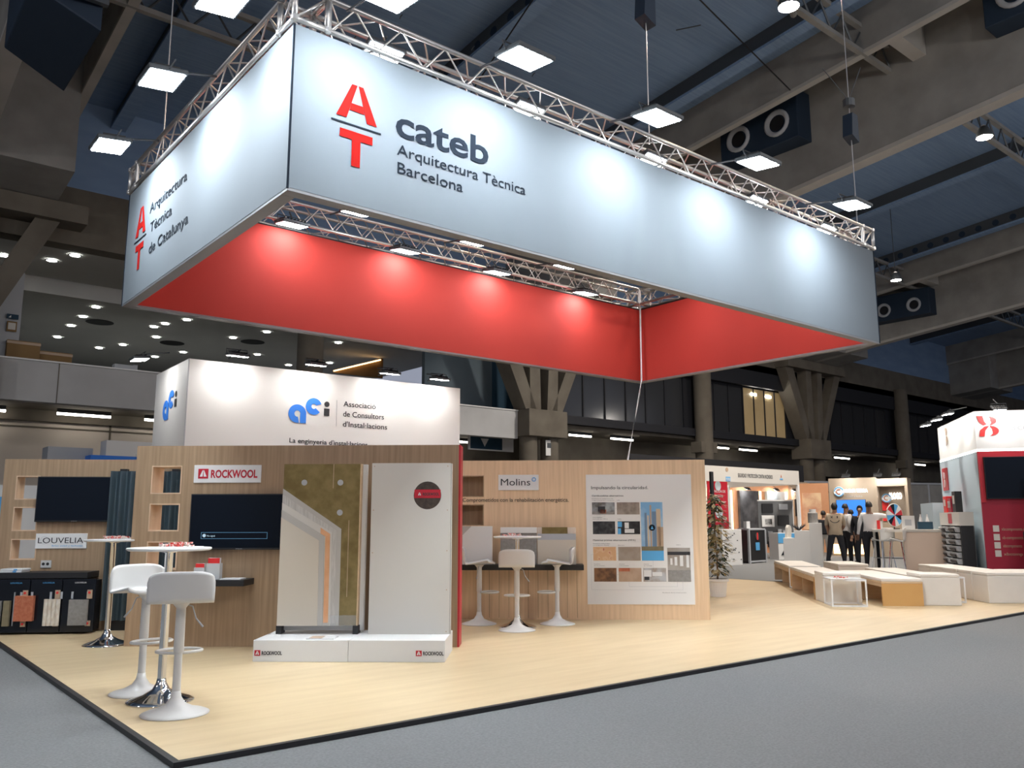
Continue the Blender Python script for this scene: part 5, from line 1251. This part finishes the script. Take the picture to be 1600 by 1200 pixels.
def body_J(armL, armR, legL=(0, 0), legR=(0, 0), lean=0, headturn=0):
    J = {'pelvis': (0, 0, .95, (.17, .125)), 'waist': (0, 0, 1.08, (.165, .12)), 'chest': (0, lean, 1.30, (.195, .135)), 'collar': (0, lean, 1.43, (.11, .09)), 'neck': (0, lean+.01, 1.50, .055), 'jaw': (0, lean+.035, 1.575, (.062, .072)), 'head': (0, lean+.025, 1.64, (.078, .095)), 'crown': (0, lean+.015, 1.70, (.066, .08)),
         'nose': (0, lean+.125, 1.625, .012)}
    for s, n, (ex, ey, ez, wx, wy, wz) in ((-1, 'L', armL), (1, 'R', armR)):
        J['sh'+n] = (s*.19, lean, 1.41, .082); J['el'+n] = (ex, ey, ez, .056); J['wr'+n] = (wx, wy, wz, .034)
        d = (Vector((wx, wy, wz))-Vector((ex, ey, ez))).normalized(); side = d.cross(Vector((0, 1, .3))).normalized(); w0 = Vector((wx, wy, wz))
        pc = w0+d*.08; J['palm'+n] = (*pc, (.035, .018))
        for i, (off, L) in enumerate(((-.028, .07), (-.010, .08), (.010, .075), (.028, .058))):
            q = pc+d*.02+side*off; J['k%s%d' % (n, i)] = (*q, .010); q2 = q+d*L+Vector((0, .012, 0)); J['f%s%d' % (n, i)] = (*q2, .007)
        q = w0+d*.03+side*(-.04)+Vector((0, .015, 0)); J['th'+n] = (*q, .011); q2 = q+d*.045+side*(-.012); J['tt'+n] = (*q2, .008)
    for s, n, (dx, dy) in ((-1, 'L', legL), (1, 'R', legR)):
        J['hip'+n] = (s*.10, 0, .90, .118); J['kn'+n] = (s*.11+dx*.5, dy*.5+.01, .50, .084); J['an'+n] = (s*.12+dx, dy-.01, .09, .058); J['heel'+n] = (s*.12+dx, dy-.04, .035, .038); J['toe'+n] = (s*.13+dx, dy+.15, .03, .036)
    bones = [('pelvis','waist',1),('waist','chest',1),('chest','collar',1),('collar','neck',0),('neck','jaw',0),('jaw','head',0),('head','crown',0),('head','nose',0)]
    return J, bones
def limbs(b, sleeve):
    for n in 'LR':
        b += [('chest','sh'+n,1),('sh'+n,'el'+n,1),('el'+n,'wr'+n,1 if sleeve else 0),('wr'+n,'palm'+n,0),('wr'+n,'th'+n,0),('th'+n,'tt'+n,0)]
        for i in range(4): b += [('palm'+n,'k%s%d' % (n,i),0),('k%s%d' % (n,i),'f%s%d' % (n,i),0)]
        b += [('pelvis','hip'+n,2),('hip'+n,'kn'+n,2),('kn'+n,'an'+n,2),('an'+n,'heel'+n,3),('heel'+n,'toe'+n,3)]
    return b
down = lambda s: (s*.25, -.02, 1.13, s*.27, .03, .87)
# man in smiley tee, back turned
J, b = body_J((-.25,.02,1.15,-.20,.12,.92), (.24,.06,1.14,.15,.20,.98), (-.14, 0), (.08, 0))
pz = -.03
o1 = person('man in beige T-shirt with a black smiley on the back, dark trousers', (23.48, 13.52, pz), R(28-90), J, limbs(b, False), [M['skin'], M['tee'], M['trousers'], M['shoes']], 1.9, 1.80, .86)
# tee print: smiley on back (back faces -y)
m = MB(); yb = -.185*1.03; zc2 = 1.33
m.tube([(-.11, yb, zc2+.10), (-.055, yb, zc2+.045)], .010, 5).tube([(-.055, yb, zc2+.10), (-.11, yb, zc2+.045)], .010, 5)
m.tube([(.075, yb, zc2+.105), (.075, yb, zc2+.04)], .018, 6)
m.tube([(.13*math.cos(a), yb+.004, zc2+.01+.10*math.sin(a)) for a in [math.pi+.25+i*(math.pi-.5)/10 for i in range(11)]], .011, 5)
m.put('smiley_print', M['inkblack'], o1)
# man in white shirt, profile to the right, hand in pocket
J, b = body_J((-.22,-.04,1.14,-.19,.07,.97), (.22,-.04,1.14,.18,.08,.96), (0, -.03), (0, .03))
person('man in white shirt seen in profile with a hand in his pocket', (24.05, 13.50, pz), R(-40-90+15), J, limbs(b, True), [M['skin'], M['shirt'], M['trousers'], M['shoes']], .55, 1.78)
# man pointing to the right with white shirt, back turned
J, b = body_J((-.27,-.03,1.16,-.31,.02,.90), (.45,.06,1.38,.72,.10,1.37), (-.02, 0), (.03, 0))
person('man in white shirt with back turned, pointing right with his arm', (22.67, 12.01, pz), R(28-90), J, limbs(b, True), [M['skindark'], M['shirt'], M['trousers'], M['shoes']], .9, 1.80)
# person behind with black backpack, left
J, b = body_J(down(-1), down(1))
o = person('person with black backpack half hidden behind the white stepped counter', (25.6, 15.15, pz), R(20-90), J, limbs(b, True), [M['skin'], M['blackcloth'], M['offwhite'], M['shoes']], .9, 1.60)
bx('backpack', o, -.16, .16, -.28, -.10, .85, 1.32, M['blackcloth'], bevel=.05)
# dark person behind the smiley man
J, b = body_J(down(-1), down(1))
person('person in dark clothes standing behind the two nearer men', (25.2, 13.95, pz), R(60-90), J, limbs(b, True), [M['skin'], M['blackcloth'], M['trousers'], M['shoes']], .9, 1.62)
J, b = body_J(down(-1), down(1))
person('dark-haired person hidden behind the pointing man', (23.9, 12.95, pz), R(200-90), J, limbs(b, True), [M['skin'], M['blackcloth'], M['trousers'], M['shoes']], 1.2, 1.72)
